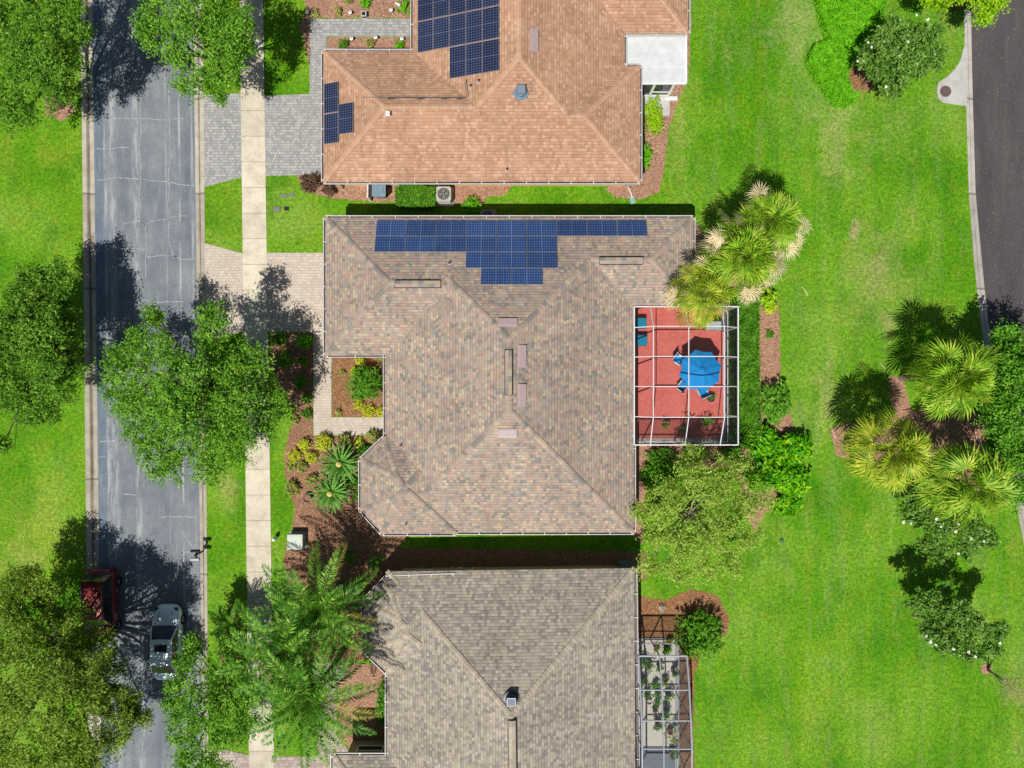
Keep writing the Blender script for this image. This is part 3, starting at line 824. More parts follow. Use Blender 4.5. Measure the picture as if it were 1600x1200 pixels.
def solar(parent, cx, cy, ax, e, wx, wy, mat, ez=EZ, vert=False, gap=.02, i0=[0]):
    """one panel, plan centre cx,cy; wx along eave, wy plan depth"""
    if ax == 'N': d = e - cy
    elif ax == 'W': d = cx - e
    elif ax == 'S': d = cy - e
    else: d = e - cx
    z = ez + PITCH * d; sl = math.atan(PITCH)
    up = {'N': Vector((0, -1, 0)), 'S': Vector((0, 1, 0)), 'E': Vector((-1, 0, 0)), 'W': Vector((1, 0, 0))}[ax]
    s = up * math.cos(sl) + Vector((0, 0, math.sin(sl))); t = Vector((up.y, -up.x, 0)); n = t.cross(s)
    if n.z < 0: t = -t; n = -n
    c = Vector((cx, cy, z)) + n * .14
    hx = wx / 2 - gap; hy = wy / 2 / math.cos(sl) - gap
    b = MB()
    co = [c - t * hx - s * hy, c + t * hx - s * hy, c + t * hx + s * hy, c - t * hx + s * hy]
    uv = [(0, 0), (1, 0), (1, 1), (0, 1)] if not vert else [(0, 1), (0, 0), (1, 0), (1, 1)]
    b.poly(co, 0, uv)
    dn = n * -.045
    for i in range(4):
        b.poly([co[i] + dn, co[(i + 1) % 4] + dn, co[(i + 1) % 4], co[i]], 1)
    b.poly([p + dn for p in reversed(co)], 1)
    for sx in (-.6, .6):
        for sy in (-.8, .8): b.bar(c + t * hx * sx + s * hy * sy - n * .04, c + t * hx * sx + s * hy * sy - n * .15, .04, .04, 1)
    # white clips along the low edge
    for sx in (-.75, .3): b.box(c + t * hx * sx + s * (hy + .02), (.05, .05, .03), m=1)
    return b.build('solar_panel', [mat, M['steel']], parent)

# ---- main house
hb = thing('brown_house', 'central house with mottled brown shingle hip roof and a stepped blue solar array', 'house', (0, 0, 0))
mA = Mass(rect(602, 340, 990, 832), EZ)
mW = Mass(rect(508.5, 340, 800, 555), EZ - .004)
mE = Mass(rect(800, 340, 1083, 480), EZ - .008)
ez2 = EZ + .10
bay_pts = [(600, 683), (712, 683), (712, 834), (597, 834), (563.5, 797), (563.5, 718)]
mB = Mass([(PX(u, ez2), PY(v, ez2)) for u, v in bay_pts], ez2)
roofb = build_roof([mA, mW, mE, mB], hb, M['sh_b'], M['cap_b'], None, wallmat=M['st_b'])
gutter(hb, [(1083, 480), (1083, 340), (508.5, 340), (508.5, 555), (602, 555), (602, 680)][::1])
gutter(hb, [(602, 682), (563.5, 718), (563.5, 797), (597, 834), (712, 834)], ez=ez2)
gutter(hb, [(712, 832), (990, 832), (990, 697)])
NE_ = mA.pts[2][1] if False else PY(340, EZ)
# solar array rows (plan size of one panel: 1.82 x 1.03)
pw = 1.822; x0 = PX(588, EZ + .25)
rows = [(0, 9, 0), (0, 6, 1), (3, 6, 2), (3.5, 5.5, 3)]
for a, c, r in rows:
    k = a
    while k < c - .01:
        solar(hb, x0 + pw * (k + .5), PY(340, EZ) - .27 - 1.03 * (r + .5), 'N', PY(340, EZ), pw, 1.03, M['solar_b'])
        k += 1
def roof_vent(parent, u, v, ax, e, L=1.15, W=.5):
    """low slant-back metal vent"""
    c = on_plane(u, v, ax, e); b = MB()
    t, s, n = slope_box(b, c, ax, L, W, .05)
    f = [c - t * L / 2 - s * W / 2 + n * .05, c + t * L / 2 - s * W / 2 + n * .05, c + t * L / 2 + s * W / 2 + n * .05, c - t * L / 2 + s * W / 2 + n * .05]
    h = [c - t * (L / 2 - .04) - s * (W / 2 - .03) + n * .13, c + t * (L / 2 - .04) - s * (W / 2 - .03) + n * .13, c + t * (L / 2 - .04) + s * (W / 2 - .08) + n * .08, c - t * (L / 2 - .04) + s * (W / 2 - .08) + n * .08]
    b.mesh(f + h, [(4, 5, 6, 7), (0, 1, 5, 4), (1, 2, 6, 5), (2, 3, 7, 6), (3, 0, 4, 7)], 0)
    b.bar(c - t * L / 2 - s * (W / 2 + .015) + n * .03, c + t * L / 2 - s * (W / 2 + .015) + n * .03, .03, .05, 1)
    return b.build('roof_vent', [M['ventm'], M['white']], parent)
Wb, Eb = PX(602, EZ), PX(990, EZ); Sb = PY(832, EZ); Nb = PY(340, EZ)
roof_vent(roofb, 793.5, 504, 'N', Nb); roof_vent(roofb, 793, 676, 'S', Sb)
roof_vent(roofb, 815.5, 556, 'E', Eb, 1.3, .5); roof_vent(roofb, 815.5, 617, 'E', Eb, 1.3, .5)
def ridge_vent(parent, u0, v0, u1, v1, z, mat):
    a = P(u0, v0, z); c = P(u1, v1, z); b = MB(); d = (c - a); L = d.length; d.normalize(); s = Vector((-d.y, d.x, 0))
    n = max(3, int(L / .32))
    for i in range(n):
        p = a + d * (L * (i + .5) / n)
        for sg in (-1, 1):
            q = [p - d * (L / n * .5), p + d * (L / n * .5), p + d * (L / n * .5) + s * sg * .21 + Vector((0, 0, -.07)), p - d * (L / n * .5) + s * sg * .21 + Vector((0, 0, -.07))]
            if sg < 0: q.reverse()
            b.mesh(q + [x + Vector((0, 0, -.03)) for x in q], [(0, 3, 2, 1) if False else (0, 1, 2, 3), (4, 5, 6, 7), (0, 1, 5, 4), (1, 2, 6, 5), (2, 3, 7, 6), (3, 0, 4, 7)], 0)
    for sg in (-1, 1): b.bar(a + s * sg * .21 + Vector((0, 0, -.115)), c + s * sg * .21 + Vector((0, 0, -.115)), .05, .10, 1)
    b.bar(a + Vector((0, 0, -.09)) - s * .2, a + Vector((0, 0, -.09)) + s * .2, .03, .08, 1)
    b.bar(c + Vector((0, 0, -.09)) - s * .2, c + Vector((0, 0, -.09)) + s * .2, .03, .08, 1)
    return b.build('ridge_vent', [mat, M['dark']], parent)
zr_main = EZ + PITCH * (Eb - Wb) / 2
ridge_vent(roofb, 794.5, 547, 794.5, 617, zr_main + .15, M['cap_b'])
zw = EZ + PITCH * (PY(340, EZ) - PY(555, EZ)) / 2; ridge_vent(roofb, 617, 443.5, 688, 443.5, zw + .15, M['cap_b'])
ze = EZ + PITCH * (PY(340, EZ) - PY(480, EZ)) / 2; ridge_vent(roofb, 937, 407, 1005, 407, ze + .15, M['cap_b'])
def pipe(parent, p, h=.35, r=.045):
    b = MB(); b.lathe((p.x, p.y, p.z - .02), [(.14, 0), (.14, .03), (r, .06), (r, h)], 10, 0); b.cyl((p.x, p.y, p.z + h - .02), r * .75, .025, 10, 1)
    return b.build('vent_pipe', [M['ventm'], M['dark']], parent)
pipe(roofb, on_plane(702, 412, 'N', Nb)); pipe(roofb, on_plane(626, 697, 'W', Wb)); pipe(roofb, on_plane(635, 818, 'S', PY(834, ez2)))
# windows, doors hidden from above but there
wx0 = PX(508.5, EZ) + .55
garage_door(hb, wx0 - .02, PY(455, EZ), 4.9, 2.2)
for x in (-9, -4.5, 2.5, 7): window(hb, x, PY(340, EZ) - .55, 1.5, 1.2, 1.2, 'N')
for x in (-2.5, 1.5, 5.0): window(hb, x, PY(832, EZ) + .55, 1.5, 1.3, 1.3, 'S')
window(hb, PX(563.5, ez2) + .57, PY(757, ez2), 1.5, 1.3, 1.4, 'W')
dm = MB(); dm.box((Wb + .53, PY(666, EZ), 1.05), (.05, 1.0, 2.1)); dmo = dm.build('door', M['door'], hb)
hm = MB(); hm.box((Wb + .48, PY(666, EZ) - .38, 1.0), (.06, .04, .14)); hm.build('handle', M['steel'], dmo)
sm = MB(); sm.box((Eb - .53, 0.6, 1.1), (.04, 3.6, 2.15)); so = sm.build('sliding_door', M['glass'], hb)
for y in (-1.2, .6, 2.4):
    fm = MB(); fm.box((Eb - .50, y, 1.1), (.06, .07, 2.2)); fm.build('door_frame', M['white'], so)

# ---- north house
ha = thing('terracotta_house', 'house with plain orange-tan shingle hip roof at the top of the photo', 'house', (0, 20, 0))
a1 = Mass([(PX(645, EZ), PY(284, EZ)), (PX(976, EZ), PY(284, EZ)), (PX(976, EZ), 33.0), (PX(645, EZ), 33.0)], EZ)
a2 = Mass(rect(505.5, 80, 860, 284), EZ - .004)
a3 = Mass(rect(760, 103, 1000, 284), EZ - .008)
a4 = Mass([(PX(760, EZ), PY(52, EZ)), (PX(1075, EZ), PY(52, EZ)), (PX(1075, EZ), 30.2), (PX(760, EZ), 30.2)], EZ - .012)
roofa = build_roof([a1, a2, a3, a4], ha, M['sh_a'], M['cap_a'], None, wallmat=M['st_a'])
gutter(ha, [(645, -120), (645, 80), (505.5, 80), (505.5, 284), (1000, 284), (1000, 103), (976, 103), (976, 53), (1075, 53), (1075, -120)])
Wa = PX(645, EZ); Wa2 = PX(505.5, EZ); Sa = PY(284, EZ)
cwx = 1.0; y3 = 20.06
for r, (c0, c1) in enumerate([(2, 5), (0, 5), (0, 5)]):
    for k in range(c0, c1):
        solar(ha, PX(653, EZ + .25) + .02 + cwx * (k + .5), y3 - .95 + 1.9 * r, 'W', Wa, 1.88, cwx, M['solar_a'])
xs = PX(507, EZ + .15)
for (k, yc) in ((0, PY(153, 3.2)), (0, PY(153, 3.2) - 1.86), (1, PY(186, 3.5))):
    solar(ha, xs + .98 * (k + .5), yc, 'W', Wa2, 1.84, .97, M['solar_a'])
roof_vent(roofa, 834.5, 63, 'E', PX(976, EZ), 1.35, .48)
def solar_fan(parent, p, ring, r=.34):
    b = MB(); b.lathe((p.x, p.y, p.z), [(r + .12, -.05), (r + .12, .04), (r, .06), (r, .26), (r * .85, .34), (.01, .36)], 22, 0)
    o = b.build('attic_fan', ring, parent)
    c = MB(); c.box((p.x, p.y, p.z + .42), (.46, .46, .03), rot=Matrix.Rotation(R(10), 3, 'X')); c.build('fan_solar_plate', [M['solar_b']], o)
    f = MB(); 
    for sx, sy, dx, dy in ((0, .235, .5, .03), (0, -.235, .5, .03), (.235, 0, .03, .44), (-.235, 0, .03, .44)):
        f.box((p.x + sx, p.y + sy, p.z + .42 + sy * .17), (dx, dy, .05))
    f.build('plate_frame', M['steel'], o)
    return o
solar_fan(roofa, on_plane(814, 144, 'S', Sa), plain('blue_grey_metal', S(120, 150, 170), .4))
for (u, v) in ((735, 136), (748, 128), (792, 266)): pipe(roofa, on_plane(u, v, 'S' if v > 200 else 'W', Sa if v > 200 else Wa), .3, .05)
b = MB()
for (u, v) in ((606, 176), (606, 180)):
    p = on_plane(u, v, 'W', Wa2); b.box((p.x, p.y, p.z + .05), (.26, .10, .1))
b.build('roof_jack', M['white'], roofa)
b = MB(); pts = [on_plane(566, 152, 'W', Wa2, off=.06), on_plane(588, 152, 'W', Wa2, off=.06), Vector(P(610, 153, 4.62)), Vector(P(724, 153, 4.62)), on_plane(728, 150, 'S', Sa, off=.1), on_plane(728, 124, 'W', Wa, off=.1)]
b.tube(pts, .022, 6); conduit_z = None
for u in (611, 656, 694, 718): 
    p = P(u, 154, 4.58); b.box((p.x, p.y, p.z), (.32, .07, .06), m=1)
b.build('conduit', [M['steel'], M['dark']], roofa)
garage_door(ha, Wa2 + .53, PY(213, EZ), 4.9, 2.2)
for x in (-9.2, -1.0, 2.0, 6.0): window(ha, x, Sa + .55, 1.45, 1.1, 1.2, 'S')
window(ha, PX(1000, EZ) - .55, 15.2, 1.5, 1.2, 1.2, 'E')
b = MB(); q = P(983, 290, 1.2)
b.tube([(7.45, Sa + .5, 2.55), (7.45, Sa + .45, 2.3), (7.5, Sa + .45, .25), (7.72, Sa + .1, .08), (7.82, Sa - .25, .05)], .045, 8, 0); b.box((7.84, Sa - .38, .05), (.34, .5, .07), rz=.25, m=1)
b.build('downspout', [M['gut'], plain('green_splash_tray', S(150, 190, 170), .6)], ha)

# white flat-roofed sun room on the east side of the north house
hs = thing('sun_room', 'sun room with flat white panel roof beside the terracotta roof', 'sun room', (P(1030, 95, 2.7).x, P(1030, 95, 2.7).y, 0))
zt = 2.66
b = MB(); L = [(977, 56), (977, 102), (1001, 102), (1001, 131), (1072, 131), (1072, 56)]
q = [(PX(u, zt), PY(v, zt)) for u, v in L]
q = [(q[i][0], q[i][1]) for i in range(6)]
b.prism(q[::1], zt - .12, zt)
x_a, x_b = PX(977, zt), PX(1072, zt)
for i, v in enumerate(range(64, 131, 13)):
    xa = x_a if v < 100 else PX(1001, zt)
    b.box(((xa + x_b) / 2, PY(v, zt), zt + .012), (x_b - xa - .1, .035, .03))
rs = b.build('flat_roof', M['white_roof'], hs)
b = MB()
for i in range(6):
    a, c = q[i], q[(i + 1) % 6]; b.bar((a[0], a[1], zt + .02), (c[0], c[1], zt + .02), .09, .10)
b.build('roof_edge', M['white'], rs)
ys = PY(131, zt) + .18; xw0 = PX(1000, EZ) - .5; xw1 = 10.12
b = MB()
b.box(((xw0 + xw1) / 2, ys, .3), (xw1 - xw0, .09, .6)); b.box(((xw0 + xw1) / 2, ys, 2.4), (xw1 - xw0, .1, .22))
for x in (xw0 + .05, 8.85, xw1 - .08): b.box((x, ys, 1.35), (.16, .11, 2.5))
b.box(((8.85 + xw1) / 2, ys, 1.05), (xw1 - 8.85 - .2, .09, .10))
for y in np.linspace(ys, PY(56, zt) - .2, 4)[1:]: b.box((xw1 - .05, float(y), 1.3), (.14, .14, 2.45))
b.box((xw1 - .05, (ys + PY(56, zt)) / 2, .3), (.08, PY(56, zt) - ys - .3, .6))
fr = b.build('window_frame', M['white'], hs)
b = MB(); b.box(((xw0 + xw1) / 2, ys, 1.4), (xw1 - xw0 - .1, .03, 1.75)); b.box((xw1 - .05, (ys + PY(56, zt)) / 2, 1.4), (.03, PY(56, zt) - ys - .3, 1.75))
b.build('pane', M['glass'], fr)
b = MB(); b.box((10.35, ys - .05, .1), (.75, .22, .14)); b.build('step', M['white'], hs)
b = MB(); b.box((9.1, ys - .55, .03), (2.3, 1.2, .08)); tag(b.build('patio_slab', M['apron']), kind='structure')

# ---- south house
hc = thing('grey_house', 'house with weathered grey-tan shingle hip roof at the bottom of the photo', 'house', (0, -22, 0))
c1 = Mass([(PX(605, EZ), PY(893, EZ)), (PX(605, EZ), -34.0), (PX(994, EZ), -34.0), (PX(991, EZ), PY(888, EZ))], EZ)
bay = [(602, 903), (711, 899), (711, 1053), (606, 1053), (570, 1018), (567, 940)]
c2 = Mass([(PX(u, ez2), PY(v, ez2)) for u, v in bay], ez2)
c3 = Mass([(PX(520, EZ), PY(1180, EZ)), (PX(520, EZ), -31.0), (2.0, -31.0), (2.0, PY(1180, EZ))], EZ - .006)
roofc = build_roof([c1, c2, c3], hc, M['sh_c'], M['cap_c'], None, wallmat=M['st_c'])
gutter(hc, [(994, 1300), (991, 889), (712, 892)][::1]) if False else None
gutter(hc, [(711, 899), (602, 903), (567, 940), (570, 1018), (606, 1053)], ez=ez2)
gutter(hc, [(605, 1053), (605, 1180), (520, 1180), (520, 1330)])
gutter(hc, [(996.5, 1300), (991, 888)], wd=.16)
solar_fan(roofc, on_plane(799, 1092, 'N', PY(890, EZ)), plain('charcoal_metal', S(60, 80, 96), .4))
zc = EZ + PITCH * (PX(994, EZ) - PX(605, EZ)) / 2
ridge_vent(roofc, 800, 1127, 801, 1215, zc + .15, M['cap_c'])
yc = PY(891, EZ) - .55
for x in (-5.6, -3.0, 1.8): window(hc, x, yc, 1.5, 1.1, 1.2, 'N')
for x, z, d in ((-3.85, 1.3, (.08, .1, 1.7)), (-3.3, .9, (.35, .14, .5)), (-2.5, 1.1, (.12, .12, .9)), (5.35, 1.9, (.5, .12, .1)), (.1, 1.4, (.1, .1, .2))):
    b = MB(); b.box((x, yc + .1, z), d); b.build('utility_box', M['st_b'], hc)
window(hc, -9.0, PY(1180, EZ) - .55, 1.4, 1.6, 1.2, 'N')
garage_door(hc, PX(520, EZ) + .53, -27.2, 4.9, 2.2)
bm = MB(); q = P(976, 884, .5); 
bm.box((q.x, q.y, .55), (.75, .6, 1.0)); bm.box((q.x, q.y, 1.08), (.85, .7, .06), rot=Matrix.Rotation(.15, 3, 'X'))
tag(bm.build('storage_box', plain('slate_plastic', S(110, 130, 136), .5), org=(q.x, q.y, 0)), 'slate coloured storage box at the north-east corner of the grey roofed house', 'storage box')

# ------------------------------------------------------------------ pool cages
def cage(name, label, xs, ys, zf, wall_sides, mat_beam, scr, scrw, bw=.055, zb=.05, org=None):
    t = thing(name, label, 'screen enclosure', org)
    nx, ny = len(xs), len(ys)
    b = MB(); s = MB(); r = MB(); wm = MB()
    N = [[Vector((xs[i], ys[j], zf(i, j))) for j in range(ny)] for i in range(nx)]
    for i in range(nx):
        for j in range(ny - 1): b.bar(N[i][j], N[i][j + 1], bw if 0 < i < nx - 1 else bw * 1.5, .10)
    for j in range(ny):
        for i in range(nx - 1): b.bar(N[i][j], N[i + 1][j], bw if 0 < j < ny - 1 else bw * 1.5, .10)
    b.build('roof_beams', mat_beam, t)
    for i in range(nx - 1):
        for j in range(ny - 1):
            d = Vector((0, 0, .02))
            s.poly([N[i][j] + d, N[i + 1][j] + d, N[i + 1][j + 1] + d, N[i][j + 1] + d])
    s.build('roof_screen', scr, t)
    for side in wall_sides:
        ln = {'E': [N[nx - 1][j] for j in range(ny)], 'W': [N[0][j] for j in range(ny)], 'N': [N[i][0] for i in range(nx)], 'S': [N[i][ny - 1] for i in range(nx)]}[side]
        for k, p in enumerate(ln):
            r.bar(Vector((p.x, p.y, zb)), p - Vector((0, 0, .05)), .055, .07)
        for a, c in zip(ln, ln[1:]):
            for z in (zb + .03, .95): r.bar((a.x, a.y, z), (c.x, c.y, z), .06, .06)
            wm.poly([(a.x, a.y, zb), (c.x, c.y, zb), c - Vector((0, 0, .05)), a - Vector((0, 0, .05))])
    r.build('wall_posts', mat_beam, t); wm.build('wall_screen', scrw, t)
    return t
xs = [PX(990.5, 2.9), PX(1020.6, 3.9), PX(1076, 3.9), PX(1132, 3.9), PX(1152.5, 2.9)]
ys = [PY(479.5, 2.9), PY(510, 3.9), PY(557, 3.9), PY(604, 3.9), PY(652, 3.9), PY(695, 2.9)]
zf = lambda i, j: 3.9 if (0 < i < 4 and 0 < j < 5) else 2.98
cg = cage('pool_cage', 'white framed insect screen enclosure over the red patio', xs, ys, zf, 'ES', M['alu'], M['screen'], M['screen_w'], bw=.042, org=(10.6, .5, 0))
# wall of the cage to the north, beyond the wing
b = MB(); b.box(((7.0 + 13.75) / 2, (ys[0] + ys[-1]) / 2 + .05, .03), (13.85 - 6.6, ys[0] - ys[-1] + .2, .08)); tag(b.build('patio_base', M['apron']), kind='structure')
b = MB(); b.poly([(6.9, ys[-1] + .18, .076), (PX(1130.5), ys[-1] + .18, .076), (PX(1130.5), ys[0] + .3, .076), (6.9, ys[0] + .3, .076)]); tag(b.build('patio_floor', M['paver_r']), kind='structure')

cx = [PX(1001.5, 3.8), PX(1030.5, 3.0), PX(1070, 3.0) + .12]
cy = [PY(1025, 3.0), PY(1078, 3.6), PY(1126, 4.0), PY(1170, 4.2), PY(1222, 4.2), -26.0]
czs = [3.0, 3.6, 4.0, 4.2, 4.2, 4.2]
cg2 = cage('patio_cage', 'grey framed screen enclosure full of potted plants beside the grey roofed house', cx, cy, lambda i, j: czs[j], 'ENW', M['alug'], M['screen_c'], M['screen_c'], bw=.06, org=(9.2, -20, 0))
b = MB(); b.box(((7.0 + 10.75) / 2, -22.0, .02), (3.95, 11.0, .09)); tag(b.build('patio_base', plain('pale_patio_concrete', S(226, 220, 206), .8, vary=.06)), kind='structure')
b = MB(); b.box((9.15, -25.8, .07), (3.1, 4.5, .03)); tag(b.build('dark_patio_floor', plain('dark_grey_floor', S(110, 116, 128), .7)), kind='structure')  # darker grey slab over the south end of the pale patio base

# ------------------------------------------------------------------ vegetation
rng = np.random.default_rng(11)
def unit(a): return a / (np.linalg.norm(a, axis=-1, keepdims=True) + 1e-9)

def leaf_quads(pos, nrm, L, W, rng, bend=.0):
    n = len(pos)
    t = unit(np.cross(nrm, rng.normal(size=(n, 3)))); s = np.cross(nrm, t)
    l = (L * rng.uniform(.7, 1.25, n))[:, None]; wd = (W * rng.uniform(.7, 1.25, n))[:, None]
    a = pos - t * l * .5; c = pos + t * l * .5
    m = pos + nrm * 0.0
    return np.stack([a, m + s * wd * .5, c - nrm * l * bend, m - s * wd * .5], axis=1)

def cloud(lobes, dens, L, W, seed, tuft=.34, tn=14, flat=.7, up=.55, fill=.3):
    """lobes: (x,y,z,r). leaves sit in tufts over each lobe's surface"""
    g = np.random.default_rng(seed); out = []
    for (x, y, z, r) in lobes:
        nt_ = max(6, int(dens * r * r))
        d = unit(g.normal(size=(nt_, 3))); d[:, 2] = np.abs(d[:, 2]) * 1.0 - .25 * (g.random(nt_) < .35)
        d = unit(d)
        rad = r * (1 - .42 * g.random(nt_) ** 1.5 + .22 * g.normal(size=nt_) * .5)
        k = g.random(nt_) < fill; rad[k] *= g.uniform(.3, .9, k.sum())
        c = np.array([x, y, z]) + d * rad[:, None] * np.array([1, 1, flat])
        ax = unit(d + g.normal(size=(nt_, 3)) * .35)
        # each tuft: leaves strung outwards along a twig
        tt = g.random((nt_, tn)); 
        pos = c[:, None, :] + ax[:, None, :] * ((tt - .4) * tuft * 1.7)[..., None] + g.normal(size=(nt_, tn, 3)) * tuft * .34
        nrm = unit(d[:, None, :] * .5 + g.normal(size=(nt_, tn, 3)) * .6 + np.array([0, 0, up]))
        out.append(leaf_quads(pos.reshape(-1, 3), nrm.reshape(-1, 3), L, W, g, .1))
    return np.concatenate(out)

def limbs(b, base, tops, r0, seed=0, fork=.45):
    rnd = random.Random(seed); base = Vector(base)
    cen = sum((Vector(t) for t in tops), Vector()) / len(tops)
    f = base.lerp(cen, fork); f.z = base.z + (cen.z - base.z) * fork
    b.tube([base, base.lerp(f, .5) + Vector((rnd.uniform(-.08, .08), rnd.uniform(-.08, .08), 0)), f], [r0 * 1.25, r0, r0 * .8], 9)
    for t in tops:
        t = Vector(t); m = f.lerp(t, .5) + Vector((rnd.uniform(-.25, .25), rnd.uniform(-.25, .25), rnd.uniform(.0, .35)))
        b.tube([f - Vector((0, 0, .1)), m, t], [r0 * .55, r0 * .33, r0 * .1], 6)
        for k in range(3):
            e = t + Vector((rnd.uniform(-.8, .8), rnd.uniform(-.8, .8), rnd.uniform(-.1, .6)))
            b.tube([m.lerp(t, .4), e], [r0 * .17, r0 * .05], 5)

def tree(name, label, base_uv, lobes, mat, dens=31, L=.19, W=.08, seed=1, r0=.2, tuft=.40, tn=24, flat=.7, cat='tree', group=None, fork=.45, up=.55, branch=None, fill=.3, sub=True):
    """lobes: (u,v,rpx,z) in photo pixels with true height z"""
    bp = P(*base_uv); t = thing(name, label, cat, (bp.x, bp.y, 0), group=group)
    LB = []; rnd = random.Random(seed)
    for (u, v, rp, z) in lobes:
        p = P(u, v, z); r = rp * (H - z) / (PPM * H)
        if sub:      # break each lobe into a few knobs so the outline is uneven
            LB.append((p.x, p.y, p.z - .15, r * .72))
            for k in range(5):
                a = rnd.uniform(0, 2 * PI); q = rnd.uniform(.5, .85) * r
                LB.append((p.x + q * math.cos(a), p.y + q * math.sin(a), p.z + rnd.uniform(-.6, .25) * r * .6, r * rnd.uniform(.3, .48)))
        else: LB.append((p.x, p.y, p.z, r))
    b = MB(); limbs(b, (bp.x, bp.y, -.05), [(P(u, v, z).x, P(u, v, z).y, z - .3) for u, v, rp, z in lobes], r0, seed, fork)
    b.build('trunk', branch or M['bark'], t, smooth=True)
    quads('crown', cloud(LB, dens, L, W, seed, tuft, tn, flat, up, fill), mat, t)
    return t

tree('oak_tree', 'large oak at the top left whose shadow falls across the road', (95, 166), [(20, 25, 50, 6.2), (92, 15, 42, 6.2), (60, 85, 52, 7.0), (108, 95, 34, 5.8), (15, 130, 48, 6.0), (75, 148, 34, 5.2), (30, 178, 30, 4.6), (112, 50, 32, 6), (-20, 60, 50, 6.5), (40, -40, 60, 7), (100, -50, 45, 6)], M['oak'], seed=2)
tree('oak_tree', 'street oak with rounded crown over the sidewalk at the top of the photo', (356, 120), [(245, 22, 38, 5.6), (300, 10, 48, 6.6), (360, 20, 42, 6.2), (285, 68, 42, 6.2), (342, 78, 44, 6.0), (300, 118, 36, 5.2), (352, 128, 28, 4.8), (235, 60, 20, 4.8), (378, 55, 28, 5.2), (300, -50, 55, 6.5)], M['oak3'], seed=3)
tree('oak_tree', 'dark spreading oak at the left edge above the street lamp', (104, 552), [(28, 470, 36, 4.8), (82, 462, 34, 4.2), (30, 530, 46, 5.6), (98, 515, 28, 4.2), (65, 575, 44, 5.6), (15, 605, 40, 5.2), (88, 612, 34, 4.6), (-20, 540, 50, 5.5), (60, 520, 36, 5.4), (2, 690, 13, 3.2), (115, 580, 18, 4), (55, 440, 30, 4.4), (100, 430, 24, 4.2), (60, 500, 40, 5.4), (15, 500, 40, 5.4), (55, 630, 34, 4.6)], M['oak'], seed=4, dens=44)
tree('oak_tree', 'big leafy street oak overhanging the road in front of the brown house', (348, 628), [(228, 528, 36, 5.6), (330, 520, 38, 5.8), (385, 560, 34, 5.2), (205, 590, 40, 5.6), (278, 590, 52, 7.0), (365, 628, 44, 6.4), (408, 605, 26, 4.8), (225, 655, 40, 5.8), (300, 680, 52, 6.8), (368, 688, 38, 5.4), (262, 738, 32, 4.8), (330, 730, 30, 4.8), (180, 560, 22, 4.8), (245, 702, 34, 5.4), (415, 655, 22, 4.6), (188, 625, 26, 4.8), (240, 492, 12, 4.6), (425, 630, 24, 4.2), (340, 570, 34, 5.4), (300, 635, 40, 5.6), (250, 620, 34, 6)], M['oak3'], seed=5, r0=.24, dens=38)
tree('oak_tree', 'huge olive-green oak at the bottom left partly covering the red car', (104, 1000), [(20, 990, 42, 5.6), (90, 1000, 38, 5.6), (150, 1000, 26, 5.0), (60, 1045, 56, 7.0), (140, 1048, 46, 6.4), (192, 1085, 26, 5.0), (30, 1105, 54, 7.0), (112, 1112, 56, 7.2), (180, 1135, 34, 5.4), (62, 1175, 56, 6.6), (142, 1180, 44, 5.8), (-10, 1180, 50, 6), (15, 928, 34, 4.4), (75, 938, 28, 4.2), (90, 1240, 60, 6), (-30, 1040, 50, 6), (170, 1035, 26, 5.2), (150, 1095, 36, 5.6), (110, 960, 26, 4.4), (40, 900, 22, 4), (215, 1120, 18, 4.8), (50, 922, 30, 4.4), (20, 955, 34, 4.8)], M['oak2'], seed=6, r0=.28)
tree('oak_tree', 'young street oak at the bottom overlapping the rear of the silver car', (370, 1045), [(300, 1040, 26, 4.8), (348, 1052, 34, 5.4), (283, 1080, 24, 5.0), (330, 1108, 44, 6.2), (380, 1090, 28, 5.2), (290, 1150, 28, 5.2), (350, 1158, 34, 5.4), (300, 1190, 28, 5), (268, 1110, 16, 4.8), (296, 1008, 12, 4.4), (385, 1130, 20, 4.8), (330, 1215, 34, 5), (360, 1015, 14, 4.2)], M['oak3'], seed=7, dens=34)
tree('ligustrum_tree', 'pale olive sparse spreading tree at the rear corner of the brown house', (1072, 788), [(1040, 790, 38, 3.8), (1100, 762, 42, 4.4), (1150, 738, 30, 3.8), (1178, 788, 32, 3.8), (1122, 828, 42, 4.4), (1060, 850, 34, 3.8), (1175, 846, 24, 3.2), (1028, 830, 24, 3.4), (1100, 885, 26, 3.2), (1002, 800, 14, 3.4), (1060, 890, 22, 3.0), (1010, 880, 18, 3.0), (1140, 880, 20, 3), (1085, 720, 20, 3.4)], M['lig'], seed=8, dens=30, L=.22, W=.055, r0=.13, tuft=.42, branch=plain('pale_bark', S(176, 166, 136), .9))
tree('maple_tree', 'bright green tree cut off by the top right edge of the photo', (1498, 10), [(1472, -4, 22, 4.4), (1502, -18, 28, 5.2), (1545, 8, 24, 4.8), (1562, -12, 26, 4.8), (1530, -30, 34, 5.6), (1448, -14, 16, 4), (1540, 24, 10, 4.4)], M['lime'], seed=9, dens=40)
tree('evergreen_tree', 'dense dark green tree at the right edge behind the three fan palms', (1556, 625), [(1560, 560, 32, 4.4), (1598, 590, 42, 5.4), (1552, 612, 30, 4.2), (1590, 655, 42, 5.4), (1592, 715, 38, 4.8), (1598, 765, 28, 4.0), (1560, 680, 22, 3.4), (1640, 600, 50, 5.8), (1640, 700, 50, 5.2), (1575, 530, 24, 4.0), (1550, 650, 24, 4.0), (1545, 740, 20, 3), (1610, 545, 26, 4.2)], M['dense'], seed=10, dens=44, L=.18, W=.1)

